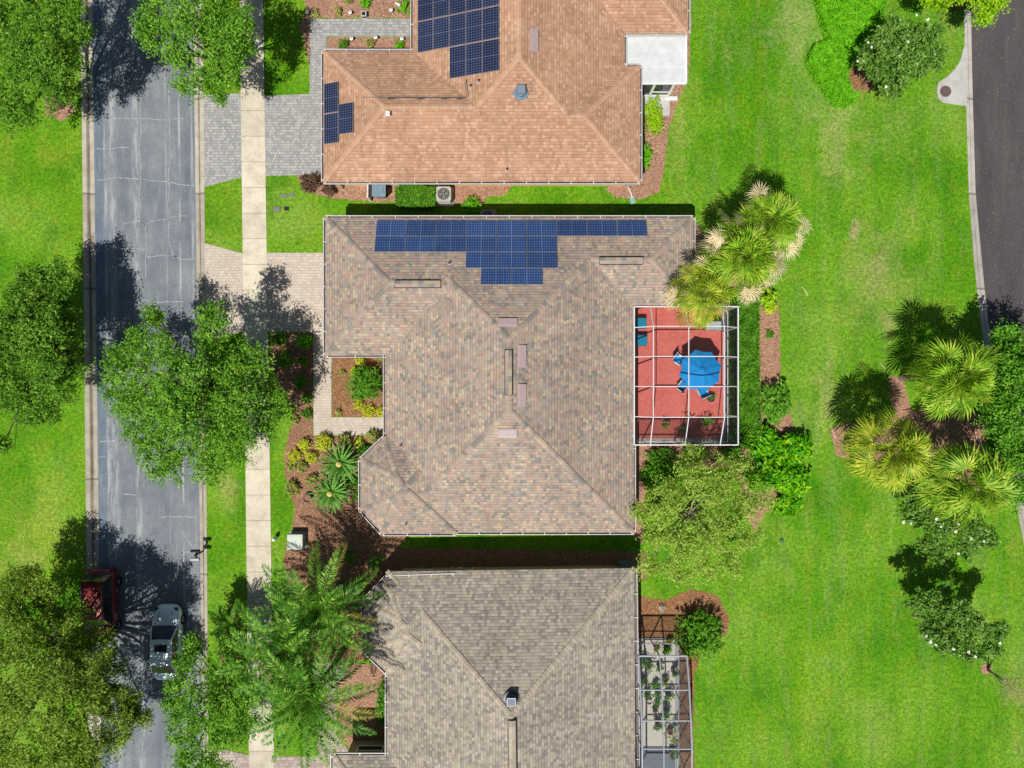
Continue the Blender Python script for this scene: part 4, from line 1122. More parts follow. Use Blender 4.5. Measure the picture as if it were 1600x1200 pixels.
def blossoms(t, pts, seed=0):
    rnd = random.Random(seed)
    for (u, v, z) in pts:
        p = P(u, v, z); b = MB(); r = rnd.uniform(.07, .11)
        for k in range(6):
            a = k * PI / 3 + rnd.random(); d = Vector((math.cos(a), math.sin(a), .45)); s = Vector((-d.y, d.x, 0)) * .55
            b.poly([p, p + (d + s * .8) * r * .6, p + d * r * 1.25, p + (d - s * .8) * r * .6])
        b.ball(p + Vector((0, 0, .02)), r * .35, nu=6, nv=4)
        b.build('flower', M['flower'], t)
m1 = tree('magnolia_tree', 'magnolia with white blossoms beside the bright groundcover at the top right', (1348, 132), [(1388, 58, 30, 3.8), (1430, 68, 32, 4.2), (1368, 98, 28, 3.4), (1418, 105, 32, 3.8), (1452, 88, 22, 3.4), (1400, 130, 20, 2.8), (1395, 82, 30, 4.4), (1455, 60, 16, 3.4)], M['mag'], seed=21, dens=36, L=.24, W=.10, r0=.09, tuft=.3, fill=.2)
blossoms(m1, [(1432, 24, 3.8), (1449, 31, 3.6), (1381, 65, 4.4), (1362, 74, 4.0), (1418, 66, 4.8), (1441, 54, 4.4), (1405, 87, 4.9), (1340, 96, 3.4), (1453, 100, 3.9), (1384, 136, 3.2), (1356, 67, 4), (1460, 85, 3.7), (1395, 105, 4.2)], 1)
m2 = tree('magnolia_tree', 'magnolia with white blossoms tucked under the lower fan palm', (1436, 800), [(1440, 772, 26, 3.0), (1482, 818, 30, 3.6), (1522, 826, 26, 3.2), (1432, 798, 24, 3.0), (1462, 848, 22, 2.8), (1402, 768, 16, 2.4), (1512, 852, 22, 2.8), (1545, 840, 14, 2.6)], M['mag'], seed=22, dens=36, L=.24, W=.10, r0=.08, tuft=.3, fill=.2)
blossoms(m2, [(1411, 816, 3.2), (1423, 818, 3.2), (1463, 811, 4.2), (1470, 823, 4.3), (1497, 819, 4.3), (1517, 841, 3.8), (1537, 846, 3.4), (1497, 865, 3.2), (1493, 830, 4.2)], 2)
m3 = tree('magnolia_tree', 'small magnolia standing alone on the lower right lawn', (1426, 962), [(1440, 942, 20, 3.6), (1470, 940, 22, 3.8), (1462, 968, 26, 3.6), (1490, 985, 28, 3.8), (1522, 985, 26, 4.4), (1548, 1004, 20, 4.0), (1484, 1010, 20, 3.8), (1520, 1014, 18, 3.8), (1455, 990, 16, 3.6), (1500, 960, 22, 4.8), (1560, 985, 14, 4.0)], M['mag'], seed=23, dens=32, L=.22, W=.09, r0=.07, tuft=.28, fill=.2)
blossoms(m3, [(1447, 994, 4.1), (1453, 1003, 4.1), (1489, 1014, 4.3), (1462, 1008, 4.0), (1562, 1005, 4.4), (1513, 1019, 4.2), (1523, 1026, 4.1)], 3)
# thin multi-stemmed sapling
bp = P(1543, 1046); t = thing('sapling', 'thin multi-stemmed sapling with sparse pinkish foliage on the lower right lawn', 'tree', (bp.x, bp.y, 0))
b = MB(); rnd = random.Random(4); tops = []
for k in range(5):
    e = P(1572 + rnd.uniform(-8, 12), 1068 + rnd.uniform(-6, 10), 2.3); tops.append(e)
    b.tube([bp + Vector((rnd.uniform(-.1, .1), rnd.uniform(-.1, .1), 0)), bp.lerp(e, .5) + Vector((0, 0, .3)), e], [.035, .028, .015], 6)
b.build('stem', plain('grey_bark', S(150, 134, 120), .9), t)
quads('crown', cloud([(e.x, e.y, e.z + .3, .5) for e in tops], 22, .13, .06, 31, .3, 9), M['bareleaf'], t)

def shrub(name, label, u, v, rp, h, mat, seed=0, L=.12, W=.065, dens=210, cat='shrub', group=None, ry=None, tn=9, tuft=.12, up=.6, lumps=5):
    zc_ = h * .55; p = P(u, v, zc_); r = rp / (PPM * 1.03); bp = Vector((p.x, p.y, 0)); ry_ = (ry or rp) / rp
    rnd = random.Random(seed * 7 + 3); lb = [(0, 0, h * .42, r * .74)]
    for k in range(lumps):
        a = 2 * PI * k / lumps + rnd.uniform(-.4, .4); q = rnd.uniform(.40, .58) * r
        lb.append((q * math.cos(a), q * math.sin(a), h * rnd.uniform(.35, .55), r * rnd.uniform(.4, .55)))
    V = cloud([(x, y, z, rr) for x, y, z, rr in lb], dens / max(1, 1) / 1.0, L, W, seed + 100, tuft, tn, min(1.0, h / (2 * r) + .25), up, .25)
    V[..., 1] *= ry_
    V[..., 2] = np.maximum(V[..., 2], .02) * 1.0
    V += np.array([bp.x, bp.y, 0])
    b = MB()
    for k in range(5):
        a = rnd.uniform(0, 2 * PI); b.tube([bp, bp + Vector((math.cos(a) * r * .3, math.sin(a) * r * .3, h * .5))], [.02, .008], 5)
    t = thing(name, label, cat, (bp.x, bp.y, 0), group=group)
    b.build('stem', M['bark'], t)
    quads('foliage', V, mat, t)
    return t

def hedge(name, label, poly, h, mat, n, seed, L=.13, W=.07, cat='hedge', kind=None, rag=.12):
    """clipped block of leaves inside a pixel polygon (at height h)"""
    g = np.random.default_rng(seed)
    q = np.array([[P(u, v, h).x, P(u, v, h).y] for u, v in poly])
    mn, mx = q.min(0), q.max(0)
    def inside(pt):
        x, y = pt[:, 0], pt[:, 1]; c = np.zeros(len(pt), bool); j = len(q) - 1
        for i in range(len(q)):
            xi, yi = q[i]; xj, yj = q[j]
            c ^= ((yi > y) != (yj > y)) & (x < (xj - xi) * (y - yi) / (yj - yi + 1e-12) + xi); j = i
        return c
    pts = g.uniform(mn, mx, (int(n * 2.2), 2)); pts = pts[inside(pts)][:n]
    # lumpy top
    lump = .5 + .5 * np.sin(pts[:, 0] * 3.1 + np.sin(pts[:, 1] * 2.3)) * np.sin(pts[:, 1] * 3.7 + 1.3 * np.sin(pts[:, 0] * 1.9))
    z = h * (.66 + .34 * lump) - np.abs(g.normal(size=len(pts))) * rag - (g.random(len(pts)) < .25) * g.uniform(0, h * .8, len(pts))
    pos = np.column_stack([pts + g.normal(size=pts.shape) * .03, np.maximum(z, .03)])
    nrm = unit(g.normal(size=(len(pts), 3)) * .55 + np.array([0, 0, .8]))
    V = leaf_quads(pos, nrm, L, W, g, .1)
    # sides
    per = []
    for i in range(len(q)):
        a, c = q[i], q[(i + 1) % len(q)]; l = np.linalg.norm(c - a); m = int(l * h * 260)
        if m < 1: continue
        tt = g.random(m)[:, None]; pp = a + (c - a) * tt; o = np.array([(c - a)[1], -(c - a)[0]]) / (l + 1e-9)
        per.append(np.column_stack([pp + g.normal(size=(m, 2)) * .05, g.uniform(.02, h * .95, m)]))
    if per:
        pp = np.concatenate(per); V = np.concatenate([V, leaf_quads(pp, unit(g.normal(size=pp.shape) + np.array([0, 0, .4])), L, W, g, .1)])
    c = q.mean(0)
    if kind: return tag(quads(name, V, mat, None, (c[0], c[1], 0)), label, cat, kind=kind)
    t = thing(name, label, cat, (c[0], c[1], 0))
    quads('foliage', V, mat, t)
    b = MB(); k = max(2, len(q))
    for i in range(len(q)):
        m = (q[i] + (c - q[i]) * .35); b.tube([(m[0], m[1], 0), (m[0] + .03, m[1], h * .7)], [.02, .01], 5)
    b.build('stem', M['bark'], t)
    return t

def fan_palm(name, label, u, v, z, rp, seed, mat, dead=0, nleaf=34, base=None, group=None, elmin=-28):
    c = P(u, v, z); Rm = rp * (H - z) / (PPM * H); g = np.random.default_rng(seed)
    bp = Vector((c.x, c.y, 0)) if base is None else P(*base)
    t = thing(name, label, 'palm tree', (bp.x, bp.y, 0), group=group)
    b = MB(); b.tube([(bp.x, bp.y, -.05), tuple(bp.lerp(c, .5)), (c.x, c.y, c.z - .2), (c.x, c.y, c.z + .1)], [.2, .17, .19, .1], 10)
    b.build('trunk', M['barkp'], t, smooth=True)
    gb = []; db = []; pet = MB()
    tot = nleaf + dead
    for i in range(tot):
        isd = i >= nleaf
        az = i * 2.399963 + g.uniform(-.25, .25)
        f = (i / max(1, nleaf - 1)) if not isd else 1
        el = math.radians(84 - f ** .9 * (84 - elmin) + g.uniform(-12, 12)) if not isd else math.radians(g.uniform(-22, 14))
        ln = Rm * (.34 + .34 * f + .16 * g.random()); bl = Rm * (.38 + .16 * g.random())
        if isd: ln = Rm * g.uniform(.72, 1.0); bl = Rm * g.uniform(.32, .46)
        d = np.array([math.cos(az) * math.cos(el), math.sin(az) * math.cos(el), math.sin(el)])
        s = np.array([-math.sin(az), math.cos(az), 0.0]); n = np.cross(d, s); n = n if n[2] > 0 else -n
        cc = np.array([c.x, c.y, c.z + .25 * (1 - f)]); hub = cc + d * ln * .8 + np.array([0, 0, .02 * g.random()])
        pet.bar(tuple(cc), tuple(hub), .035, .02)
        # blade pitches down from the petiole
        dp = unit(d * 1.0 + np.array([0, 0, g.uniform(-.75, -.15) if not isd else -.5])); n2 = np.cross(dp, s); n2 = n2 if n2[2] > 0 else -n2
        roll = g.uniform(-1.1, 1.1); s2 = s * math.cos(roll) + n2 * math.sin(roll); n2 = np.cross(dp, s2); n2 = n2 if n2[2] > 0 else -n2
        ns = 26; span = math.radians(g.uniform(115, 150))
        for k in range(ns):
            a = -span + 2 * span * (k + .5) / ns
            dr = math.cos(a) * dp + math.sin(a) * s2
            Lk = bl * (1 - .22 * (abs(a) / span) ** 2) * g.uniform(.8, 1.08)
            pr = -math.sin(a) * dp + math.cos(a) * s2
            wd = Lk * .55 * math.tan(span / ns) * (.82 if not isd else .7)
            fold = n2 * (.035 * (1 if k % 2 else -1))
            mid = hub + dr * Lk * .55 + fold + n2 * Lk * .05
            tip = hub + dr * Lk + np.array([0, 0, -Lk * g.uniform(.12, .36)]) + pr * g.uniform(-.03, .03)
            qd = np.array([hub, mid + pr * wd, tip, mid - pr * wd])
            (db if isd else gb).append(qd)
    quads('crown', np.array(gb), mat, t)
    pet.build('leaf_stalks', plain('palm_stalk', S(150, 160, 70), .6), t)
    if db: quads('dead_fronds', np.array(db), M['dry'], t)
    return t
fan_palm('fan_palm', 'upper fan palm of the cluster at the rear corner of the brown house', 1203, 350, 5.8, 62, 41, M['fan'], dead=12, nleaf=26)
fan_palm('fan_palm', 'largest fan palm with pale dead fronds, middle of the cluster by the brown house', 1157, 406, 6.2, 74, 42, M['fan'], dead=18, nleaf=30)
fan_palm('fan_palm', 'yellow-green fan palm leaning over the corner of the screened red patio', 1095, 460, 5.6, 62, 43, M['fan2'], dead=4, nleaf=24)
GP = 'fan palms by the right hand road'
fan_palm('fan_palm', 'fan palm nearest the right hand kerb, partly behind the dense dark tree', 1488, 590, 5.4, 80, 44, M['fan'], nleaf=34, elmin=-34)
fan_palm('fan_palm', 'round yellow-green fan palm whose whole shadow lies on the lawn to its upper left', 1390, 702, 5.4, 76, 45, M['fan2'], nleaf=36, elmin=-36)
fan_palm('fan_palm', 'lowest fan palm on the right, above the blossoming magnolia', 1510, 757, 5.2, 82, 46, M['fan'], nleaf=34, elmin=-34)

def frond_quads(c, az, el, L, droop, g, nst=34, ll=.55, lw=.055, vee=.25, plum=.5, rise=0):
    """feather frond from c; returns leaflet quads and the rachis path"""
    t = np.linspace(0, 1, nst); h = np.array([math.cos(az), math.sin(az), 0.0]); s = np.array([-math.sin(az), math.cos(az), 0.0])
    ph = np.cumsum(np.cos(el - droop * t ** 1.3)) / nst * L; pz = np.cumsum(np.sin(el - droop * t ** 1.3)) / nst * L
    path = np.array(c) + ph[:, None] * h + pz[:, None] * np.array([0, 0, 1.0])
    tg = unit(np.gradient(path, axis=0)); out = []
    for i in range(3, nst):
        T = t[i]; l = ll * (math.sin(PI * min(1, T * .9 + .12)) ** .6) * g.uniform(.8, 1.1)
        nn = np.cross(tg[i], s); nn = nn if nn[2] > 0 else -nn
        for sg in (-1, 1):
            d = unit(s * sg * .85 + tg[i] * (.35 + .5 * T) + nn * (vee + g.uniform(-plum, plum) * .5) + g.normal(size=3) * .06)
            p0 = path[i]; m = p0 + d * l * .5; tip = p0 + d * l + np.array([0, 0, -l * g.uniform(.15, .5)])
            wv = tg[i] * lw * .5
            out.append([p0, m + wv, tip, m - wv])
    return out, path

def feather_palm(name, label, u, v, z, base, seed, L=3.9, nf=22, mat=None, cat='palm tree', r0=.15, ll=.62, lw=.075):
    c = P(u, v, z); bp = P(*base); g = np.random.default_rng(seed)
    t = thing(name, label, cat, (bp.x, bp.y, 0))
    b = MB(); b.tube([(bp.x, bp.y, -.05), tuple(bp.lerp(c, .5)), (c.x, c.y, c.z - .5), (c.x, c.y, c.z + .15)], [r0 * 1.3, r0, r0 * .9, r0 * .6], 10)
    b.build('trunk', M['barkp'], t, smooth=True)
    gq, dq = [], []; rb = MB()
    for i in range(nf):
        f = i / (nf - 1); az = i * 2.399963 + g.uniform(-.2, .2); el = math.radians(80 - 85 * f + g.uniform(-6, 6))
        q, path = frond_quads((c.x, c.y, c.z), az, el, L * g.uniform(.85, 1.08), math.radians(g.uniform(55, 85)), g, nst=64, ll=ll, lw=lw, plum=.8)
        (dq if (f > .82 and g.random() < .5) else gq).extend(q)
        rb.tube([tuple(p) for p in path[::5]], [.035 * (1 - .8 * k / 8) for k in range(len(path[::5]))], 4, caps=False)
    quads('crown', np.array(gq), mat or M['queen'], t)
    rb.build('leaf_stalks', plain('frond_stalk', S(150, 170, 80), .6), t)
    if dq: quads('yellowed_fronds', np.array(dq), M['queend'], t)
    return t
feather_palm('queen_palm', 'feather palm nearest the brown house bay, upper one of the bottom cluster', 500, 950, 4.7, (532, 914), 51, L=4.5, nf=29)
feather_palm('queen_palm', 'feather palm leaning over the sidewalk in the bottom cluster', 445, 1018, 5.2, (486, 972), 52, L=4.2, nf=26)
feather_palm('queen_palm', 'lowest feather palm of the bottom cluster, its crown above the grey house walk', 488, 1088, 6.0, (538, 1014), 53, L=4.5, nf=31)

def sago(label, u, v, rp, seed):
    z = .75; c = P(u, v, z); g = np.random.default_rng(seed)
    t = thing('sago_palm', label, 'sago palm', (c.x, c.y, 0)); b = MB()
    b.tube([(c.x, c.y, 0), (c.x, c.y, z)], [.2, .17], 12); b.build('trunk', M['barkp'], t)
    L = rp / (PPM * 1.02); gq = []; rb = MB()
    for i in range(46):
        f = i / 45; az = i * 2.399963 + g.uniform(-.05, .05); el = math.radians(62 - 66 * f)
        q, path = frond_quads((c.x, c.y, c.z), az, el, L * g.uniform(1.05, 1.2), math.radians(38), g, nst=40, ll=.10, lw=.075, vee=.3, plum=.1)
        gq += q; rb.tube([tuple(p) for p in path[::6]], .013, 4, caps=False)
    quads('crown', np.array(gq), M['sago'], t); rb.build('leaf_stalks', plain('sago_stalk', S(150, 176, 90), .5), t)
    b = MB(); b.lathe((c.x, c.y, c.z + .35), [(.05, -.2), (.19, 0), (.2, .1), (.15, .2), (.02, .27)], 14); b.build('cone', M['cream'], t, smooth=True)
sago('sago palm with cream cone, upper one of the pair beside the octagonal bay', 532, 724, 34, 61)
sago('sago palm with cream cone, lower one of the pair beside the octagonal bay', 518, 770, 33, 62)

# front bed shrubs
GS = 'golden shrubs in the front bed'
for i, (u, v, r, h, lab) in enumerate([
    (505, 692, 15, .75, 'widest golden shrub, against the lower edge of the paved walk'),
    (475, 695, 11, .6, 'golden round shrub at the left end of the row below the walk'),
    (461, 712, 11, .55, 'golden shrub at the wavy lawn edge of the front bed'),
    (487, 715, 11, .55, 'golden shrub left of the upper sago palm'),
    (471, 730, 10, .5, 'small golden shrub below the one at the lawn edge'),
    (486, 750, 9, .5, 'golden shrub between the two sago palms on their left'),
    (560, 690, 8, .5, 'golden shrub nearest the bay among those under the walk')]):
    shrub('golden_shrub', lab, u, v, r, h, M['yel'] if i not in (4, 5) else M['olive'], seed=200 + i, group=GS)
for i, (u, v, r, h, m, lab) in enumerate([
    (456, 763, 13, .5, M['olive'], 'pale variegated shrub at the lawn edge left of the lower sago palm'),
    (455, 729, 8, .4, M['olive'], 'tiny variegated plant at the left tip of the front bed'),
    (538, 686, 11, .6, M['olive'], 'variegated shrub under the walk above the upper sago palm'),
    (583, 683, 12, .65, M['olive'], 'variegated shrub tucked at the upper corner of the bay'),
    (569, 705, 12, .7, M['hedge'], 'dark green shrub right of the upper sago palm against the bay'),
    (555, 752, 14, .6, M['hedge'], 'dark green shrub against the west face of the bay'),
    (560, 775, 10, .5, M['hedge'], 'low green shrub at the lower end of the bay face'),
    (437, 530, 13, .7, M['hedge'], 'green shrub in tree shade at the driveway corner next to the sidewalk'),
    (475, 533, 14, .7, M['cover'], 'bright green shrub at the driveway corner next to the walk'),
    (445, 562, 15, .6, M['dense'], 'dark shaded shrub in the bed left of the paved walk'),
    (474, 565, 10, .5, M['dense'], 'small dark plant in shade close to the walk'),
    (470, 598, 12, .5, M['hedge'], 'low spreading green plant at the middle of the walk bed'),
    (478, 623, 9, .4, M['hedge'], 'sparse green plant in mulch below the spreading one'),
    (479, 647, 9, .4, M['hedge'], 'round green plant in mulch nearest the walk corner'),
    (462, 656, 6, .3, M['olive'], 'tiny pale plant in mulch near the lawn edge below the street oak'),
    (562, 563, 9, .5, M['yel'], 'golden shrub against the eave inside the courtyard bed'),
    (555, 580, 7, .45, M['yel'], 'small golden shrub left of the round dark shrub in the courtyard'),
    (597, 563, 6, .4, M['olive'], 'pale shrub in the inner corner of the courtyard bed'),
    (560, 633, 9, .45, M['yel'], 'golden shrub below the round dark shrub, left one'),
    (576, 643, 11, .5, M['yel'], 'golden shrub below the round dark shrub, right one'),
    (596, 643, 8, .45, M['yel'], 'golden shrub in the lower right corner of the courtyard bed'),
    (529, 645, 5, .3, M['olive'], 'tiny plant in the lower left corner of the courtyard bed'),
    (535, 583, 4, .2, M['olive'], 'tuft of pale grass in the middle of the courtyard mulch')]):
    shrub('shrub', lab, u, v, r, h, m, seed=230 + i, group='low shrubs around the brown house')
shrub('round_shrub', 'large round clipped dark green shrub in the courtyard bed', 570, 600, 30, 1.7, M['dense'], seed=300, dens=190, lumps=7)
shrub('round_shrub', 'large round dark shrub beside the grey framed screen enclosure', 1094, 993, 40, 2.0, M['dense'], seed=301, dens=130, lumps=7, L=.16, W=.08)
shrub('shrub', 'bright green shoot growing out of the large round dark shrub by the screen enclosure', 1097, 1006, 12, 2.3, M['cover'], seed=302)
shrub('round_shrub', 'big round lime green clipped shrub below the white sun room', 1021, 180, 19, 1.3, M['lime'], seed=303, ry=31, dens=150)
shrub('round_shrub', 'smaller round lime green clipped shrub by the lower corner of the terracotta roof', 1007, 243, 13, 1.1, M['cover'], seed=304, ry=22, dens=150)
shrub('bronze_shrub', 'bronze brown shrub at the driveway end of the terracotta house', 484, 285, 17, .8, M['brownleaf'], seed=305)
shrub('bronze_shrub', 'small bronze shrub tucked under the left corner of the terracotta roof', 513, 297, 11, .7, M['brownleaf'], seed=306)
shrub('shrub', 'round bright green shrub between the two houses beside the condenser', 737, 324, 17, 1.0, M['cover'], seed=307)
hedge('hedge', 'clipped green hedge between the bin and the air conditioner of the terracotta house', [(618, 291), (648, 288), (679, 292), (679, 319), (650, 322), (619, 318)], 1.0, M['hedge'], 9000, 71)
hedge('hedge', 'long clipped hedge along the right side of the screened red patio', [(1152, 462), (1188, 458), (1187, 520), (1188, 600), (1190, 690), (1172, 700), (1153, 690), (1154, 560)], 1.35, M['hedge'], 21000, 72, L=.15, W=.08)
hedge('groundcover', 'bright green groundcover mass beside the magnolia at the top right', [(1274, -40), (1395, -40), (1382, 20), (1392, 45), (1350, 60), (1340, 90), (1326, 110), (1334, 140), (1345, 150), (1330, 160), (1308, 157), (1292, 135), (1276, 112), (1266, 90), (1276, 68), (1300, 58), (1290, 30)], .95, M['cover'], 42000, 73, L=.12, W=.06, cat='groundcover', kind='stuff')
shrub('shrub', 'rounded dark green shrub right of the patio hedge', 1214, 632, 26, 1.6, M['dense'], seed=310, ry=38, dens=190, L=.16, W=.08)
GL = 'broad leaved plants behind the patio'
for i, (u, v, r, h, lab) in enumerate([(1195, 695, 30, 1.5, 'broad leaved bright plant at the lower end of the patio hedge'), (1240, 700, 28, 1.4, 'broad leaved plant bulging towards the lawn'), (1215, 735, 38, 1.7, 'largest broad leaved plant in the middle of its clump'), (1243, 752, 22, 1.2, 'broad leaved plant at the right edge of its clump'), (1230, 788, 20, 1.0, 'lowest broad leaved plant beside the bare patch of mulch'), (1182, 750, 20, 1.3, 'broad leaved plant half hidden by the pale olive tree')]):
    shrub('broadleaf_plant', lab, u, v, r, h, M['lush'], seed=320 + i, L=.42, W=.14, dens=85, tuft=.25, tn=6, group=GL)
shrub('croton', 'yellow leaved plant below the largest fan palm', 1201, 466, 17, .9, M['lime'], seed=330, L=.4, W=.16, dens=36, tuft=.2, tn=5)
shrub('croton', 'golden low plant at the top of the strip of pink mulch', 1203, 483, 9, .4, M['yel'], seed=331, L=.2, W=.08)
shrub('shrub', 'single small plant in the pink mulch strip', 1204, 523, 7, .35, M['dense'], seed=332, dens=60)
shrub('shrub', 'dark green shrub under the lower right corner of the screened red patio', 1035, 715, 26, 1.3, M['dense'], seed=333, dens=170, ry=18)
shrub('shrub', 'dark green shrub in shade between the patio and the pale olive tree', 1085, 712, 24, 1.2, M['dense'], seed=334, dens=170, ry=16)
shrub('shrub', 'dark bushy shrub in shade against the rear wall of the brown house', 1022, 745, 22, 1.3, M['dense'], seed=336, dens=170)
shrub('shrub', 'dark shrub under the middle of the pale olive tree', 1060, 742, 20, 1.1, M['dense'], seed=337, dens=170)
shrub('shrub', 'bright green low shrub showing through the right side of the pale olive tree', 1152, 822, 14, .8, M['cover'], seed=338, dens=120)
shrub('shrub', 'dark shrub by the lower right gutter corner of the red patio', 1142, 712, 18, 1.2, M['dense'], seed=335, dens=170)
for i, (u, v, r) in enumerate([(572, 4, 10), (537, 70, 10), (578, 68, 9), (624, 71, 8), (635, 12, 18), (528, 17, 6), (492, 21, 5), (543, 0, 6)]):
    shrub('shrub', ['bright shrub at the very top of the mulch above the grey walk', 'grassy clump left in the narrow bed below the grey walk', 'pale clump in the middle of the narrow bed below the grey walk', 'green clump at the right of the narrow bed below the grey walk', 'wide green plant against the terracotta house wall above the walk', 'tiny plant in the mulch left of the black lantern', 'small plant at the left tip of the top mulch bed', 'faint plant at the top edge of the mulch bed'][i],
          u, v, r, .4, [M['cover'], M['hedge'], M['olive'], M['cover'], M['cover'], M['olive'], M['olive'], M['olive']][i], seed=340 + i, dens=60 if r > 7 else 40)
shrub('shrub', 'green shrub by the palm trunks in front of the grey roofed house', 600, 1100, 14, .9, M['hedge'], seed=350, ry=40)
shrub('shrub', 'bushy plant under the feather palms at the north wall of the grey house', 585, 880, 17, .9, M['dense'], seed=351, dens=70)
shrub('shrub', 'low dark plant beneath the upper feather palm', 545, 870, 18, .8, M['dense'], seed=352, dens=70)
feather_palm('pygmy_palm', 'small feather palm between the road and the sidewalk beside the silver car', 362, 975, 1.9, (366, 968), 54, L=1.7, nf=18, mat=M['queen'], r0=.08, ll=.3, lw=.04)

# ------------------------------------------------------------------ cars
def car(name, label, paint, u, v, rz, L, Wd, zb, zh, zr, yb0, yt0, yt1, yb1, rails=False, sunroof=False, hood_y=None):
    p = P(u, v); t = thing(name, label, 'car', (p.x, p.y, -.11), rz)
    ORG[t.name] = (0, 0, 0); hw = Wd / 2
    # stations: y, half width factor, shoulder z, centre z, bottom z
    yr, yf = -L / 2, L / 2
    st = [(yr, .70, zb * .72, zb * .74, .38), (yr + .06, .86, zb * .86, zb * .9, .30), (yr + .35, .96, zb * .97, zb * 1.0, .24), (yr + .9, 1.0, zb, zb + .03, .2), (0, 1.0, zb, zb + .02, .2),
          (yb1 - .1, 1.0, zb, zb + .02, .2), (yb1 + .25, .99, zh + .02, zh + .09, .2), (yf - .75, .97, zh - .03, zh + .05, .2), (yf - .35, .90, zh - .10, zh - .02, .24), (yf - .12, .74, zh - .22, zh - .13, .3), (yf, .50, zh - .38, zh - .33, .36)]
    n = 13; V = []; F = []
    for (y, wf, zs, zc_, zl) in st:
        w_ = hw * wf
        ring = [(0, zl), (w_ * .9, zl), (w_ * .985, zl + .08), (w_, (zl + zs) * .5), (w_ * .985, zs - .12), (w_ * .93, zs - .02), (w_ * .6, zc_ - .012), (0, zc_)]
        full = ring + [(-a, c) for a, c in ring[-2:0:-1]]
        V += [(a, y, c) for a, c in full]
    k = 14
    for i in range(len(st) - 1):
        for j in range(k): F.append((i * k + j, i * k + (j + 1) % k, (i + 1) * k + (j + 1) % k, (i + 1) * k + j))
    F.append(tuple(range(k - 1, -1, -1))); F.append(tuple((len(st) - 1) * k + j for j in range(k)))
    b = MB(); b.mesh(V, F); body = b.build('body', paint, t, local=True, smooth=True)
    sub = body.modifiers.new('s', 'SUBSURF'); sub.levels = 1; sub.render_levels = 2
    # greenhouse
    wb_, wt = hw * .90, hw * .70
    z0 = zb - .0
    B = [(-wb_, yb0, z0), (wb_, yb0, z0), (wb_, yb1, z0), (-wb_, yb1, z0)]
    T = [(-wt, yt0, zr - .03), (wt, yt0, zr - .03), (wt, yt1, zr - .04), (-wt, yt1, zr - .04)]
    def glass(nm, q, inset=.0):
        b = MB(); b.poly(q); return b.build(nm, M['glass'], t, local=True)
    Vv = [Vector(x) for x in B]; Tv = [Vector(x) for x in T]
    def pan(a, c, d, e, nm, crown=0):
        b = MB(); N_ = 6; pts = []
        o = (c - a).cross(e - a).normalized()
        for i in range(N_ + 1):
            for j in range(3):
                s_, t_ = i / N_, j / 2
                q = a.lerp(c, s_).lerp(e.lerp(d, s_), t_) + o * crown * math.sin(PI * s_)
                pts.append(q)
        b.mesh(pts, [(i * 3 + j, (i + 1) * 3 + j, (i + 1) * 3 + j + 1, i * 3 + j + 1) for i in range(N_) for j in range(2)])
        return b.build(nm, M['glass'], t, local=True, smooth=True)
    up = Vector((0, 0, .012))
    pan(Vv[2] + up, Vv[3] + up, Tv[3], Tv[2], 'windshield', .06)
    pan(Vv[0] + up, Vv[1] + up, Tv[1], Tv[0], 'rear_window', .05)
    pan(Vv[1] + up, Vv[2] + up, Tv[2], Tv[1], 'side_window', 0)
    pan(Vv[3] + up, Vv[0] + up, Tv[0], Tv[3], 'side_window', 0)
    # pillars and roof
    b = MB()
    for a, c in zip(Vv, Tv): b.bar(a + (c - a) * .02, c + Vector((0, 0, .0)), .07, .06)
    for sg in (-1, 1):
        ym = (yt0 + yt1) / 2 - .1; b.bar((sg * wb_, ym, z0), (sg * wt, ym, zr - .04), .09, .05)
        b.bar((sg * (wt + .005), yt0 - .03, zr - .02), (sg * (wt + .005), yt1 + .03, zr - .03), .07, .06)
    b.build('pillar', paint, t, local=True)
    b = MB(); nx_, ny_ = 7, 7; pts = []
    for i in range(nx_ + 1):
        for j in range(ny_ + 1):
            sx = -1 + 2 * i / nx_; sy = j / ny_
            y = yt0 - .03 + (yt1 - yt0 + .06) * sy + (.05 * (1 - sx * sx) * (1 if sy > .5 else -1) * abs(2 * sy - 1))
            pts.append((sx * wt, y, zr - .04 + .055 * (1 - sx ** 4) * 1.0 + .03 * math.sin(PI * sy)))
    b.mesh(pts, [(i * (ny_ + 1) + j, (i + 1) * (ny_ + 1) + j, (i + 1) * (ny_ + 1) + j + 1, i * (ny_ + 1) + j + 1) for i in range(nx_) for j in range(ny_)])
    b.build('roof', paint, t, local=True, smooth=True)
    if sunroof:
        b = MB(); b.box((0, yt1 - .48, zr + .045), (.78, .46, .02)); b.build('sunroof', M['glass'], t, local=True)
    if rails:
        for sg in (-1, 1):
            b = MB(); b.bar((sg * (wt - .02), yt0 + .2, zr + .10), (sg * (wt - .02), yt1 - .15, zr + .10), .045, .04)
            for yy in (yt0 + .25, (yt0 + yt1) / 2, yt1 - .2): b.box((sg * (wt - .02), yy, zr + .04), (.04, .08, .1))
            b.build('roof_rail', M['steel'], t, local=True)
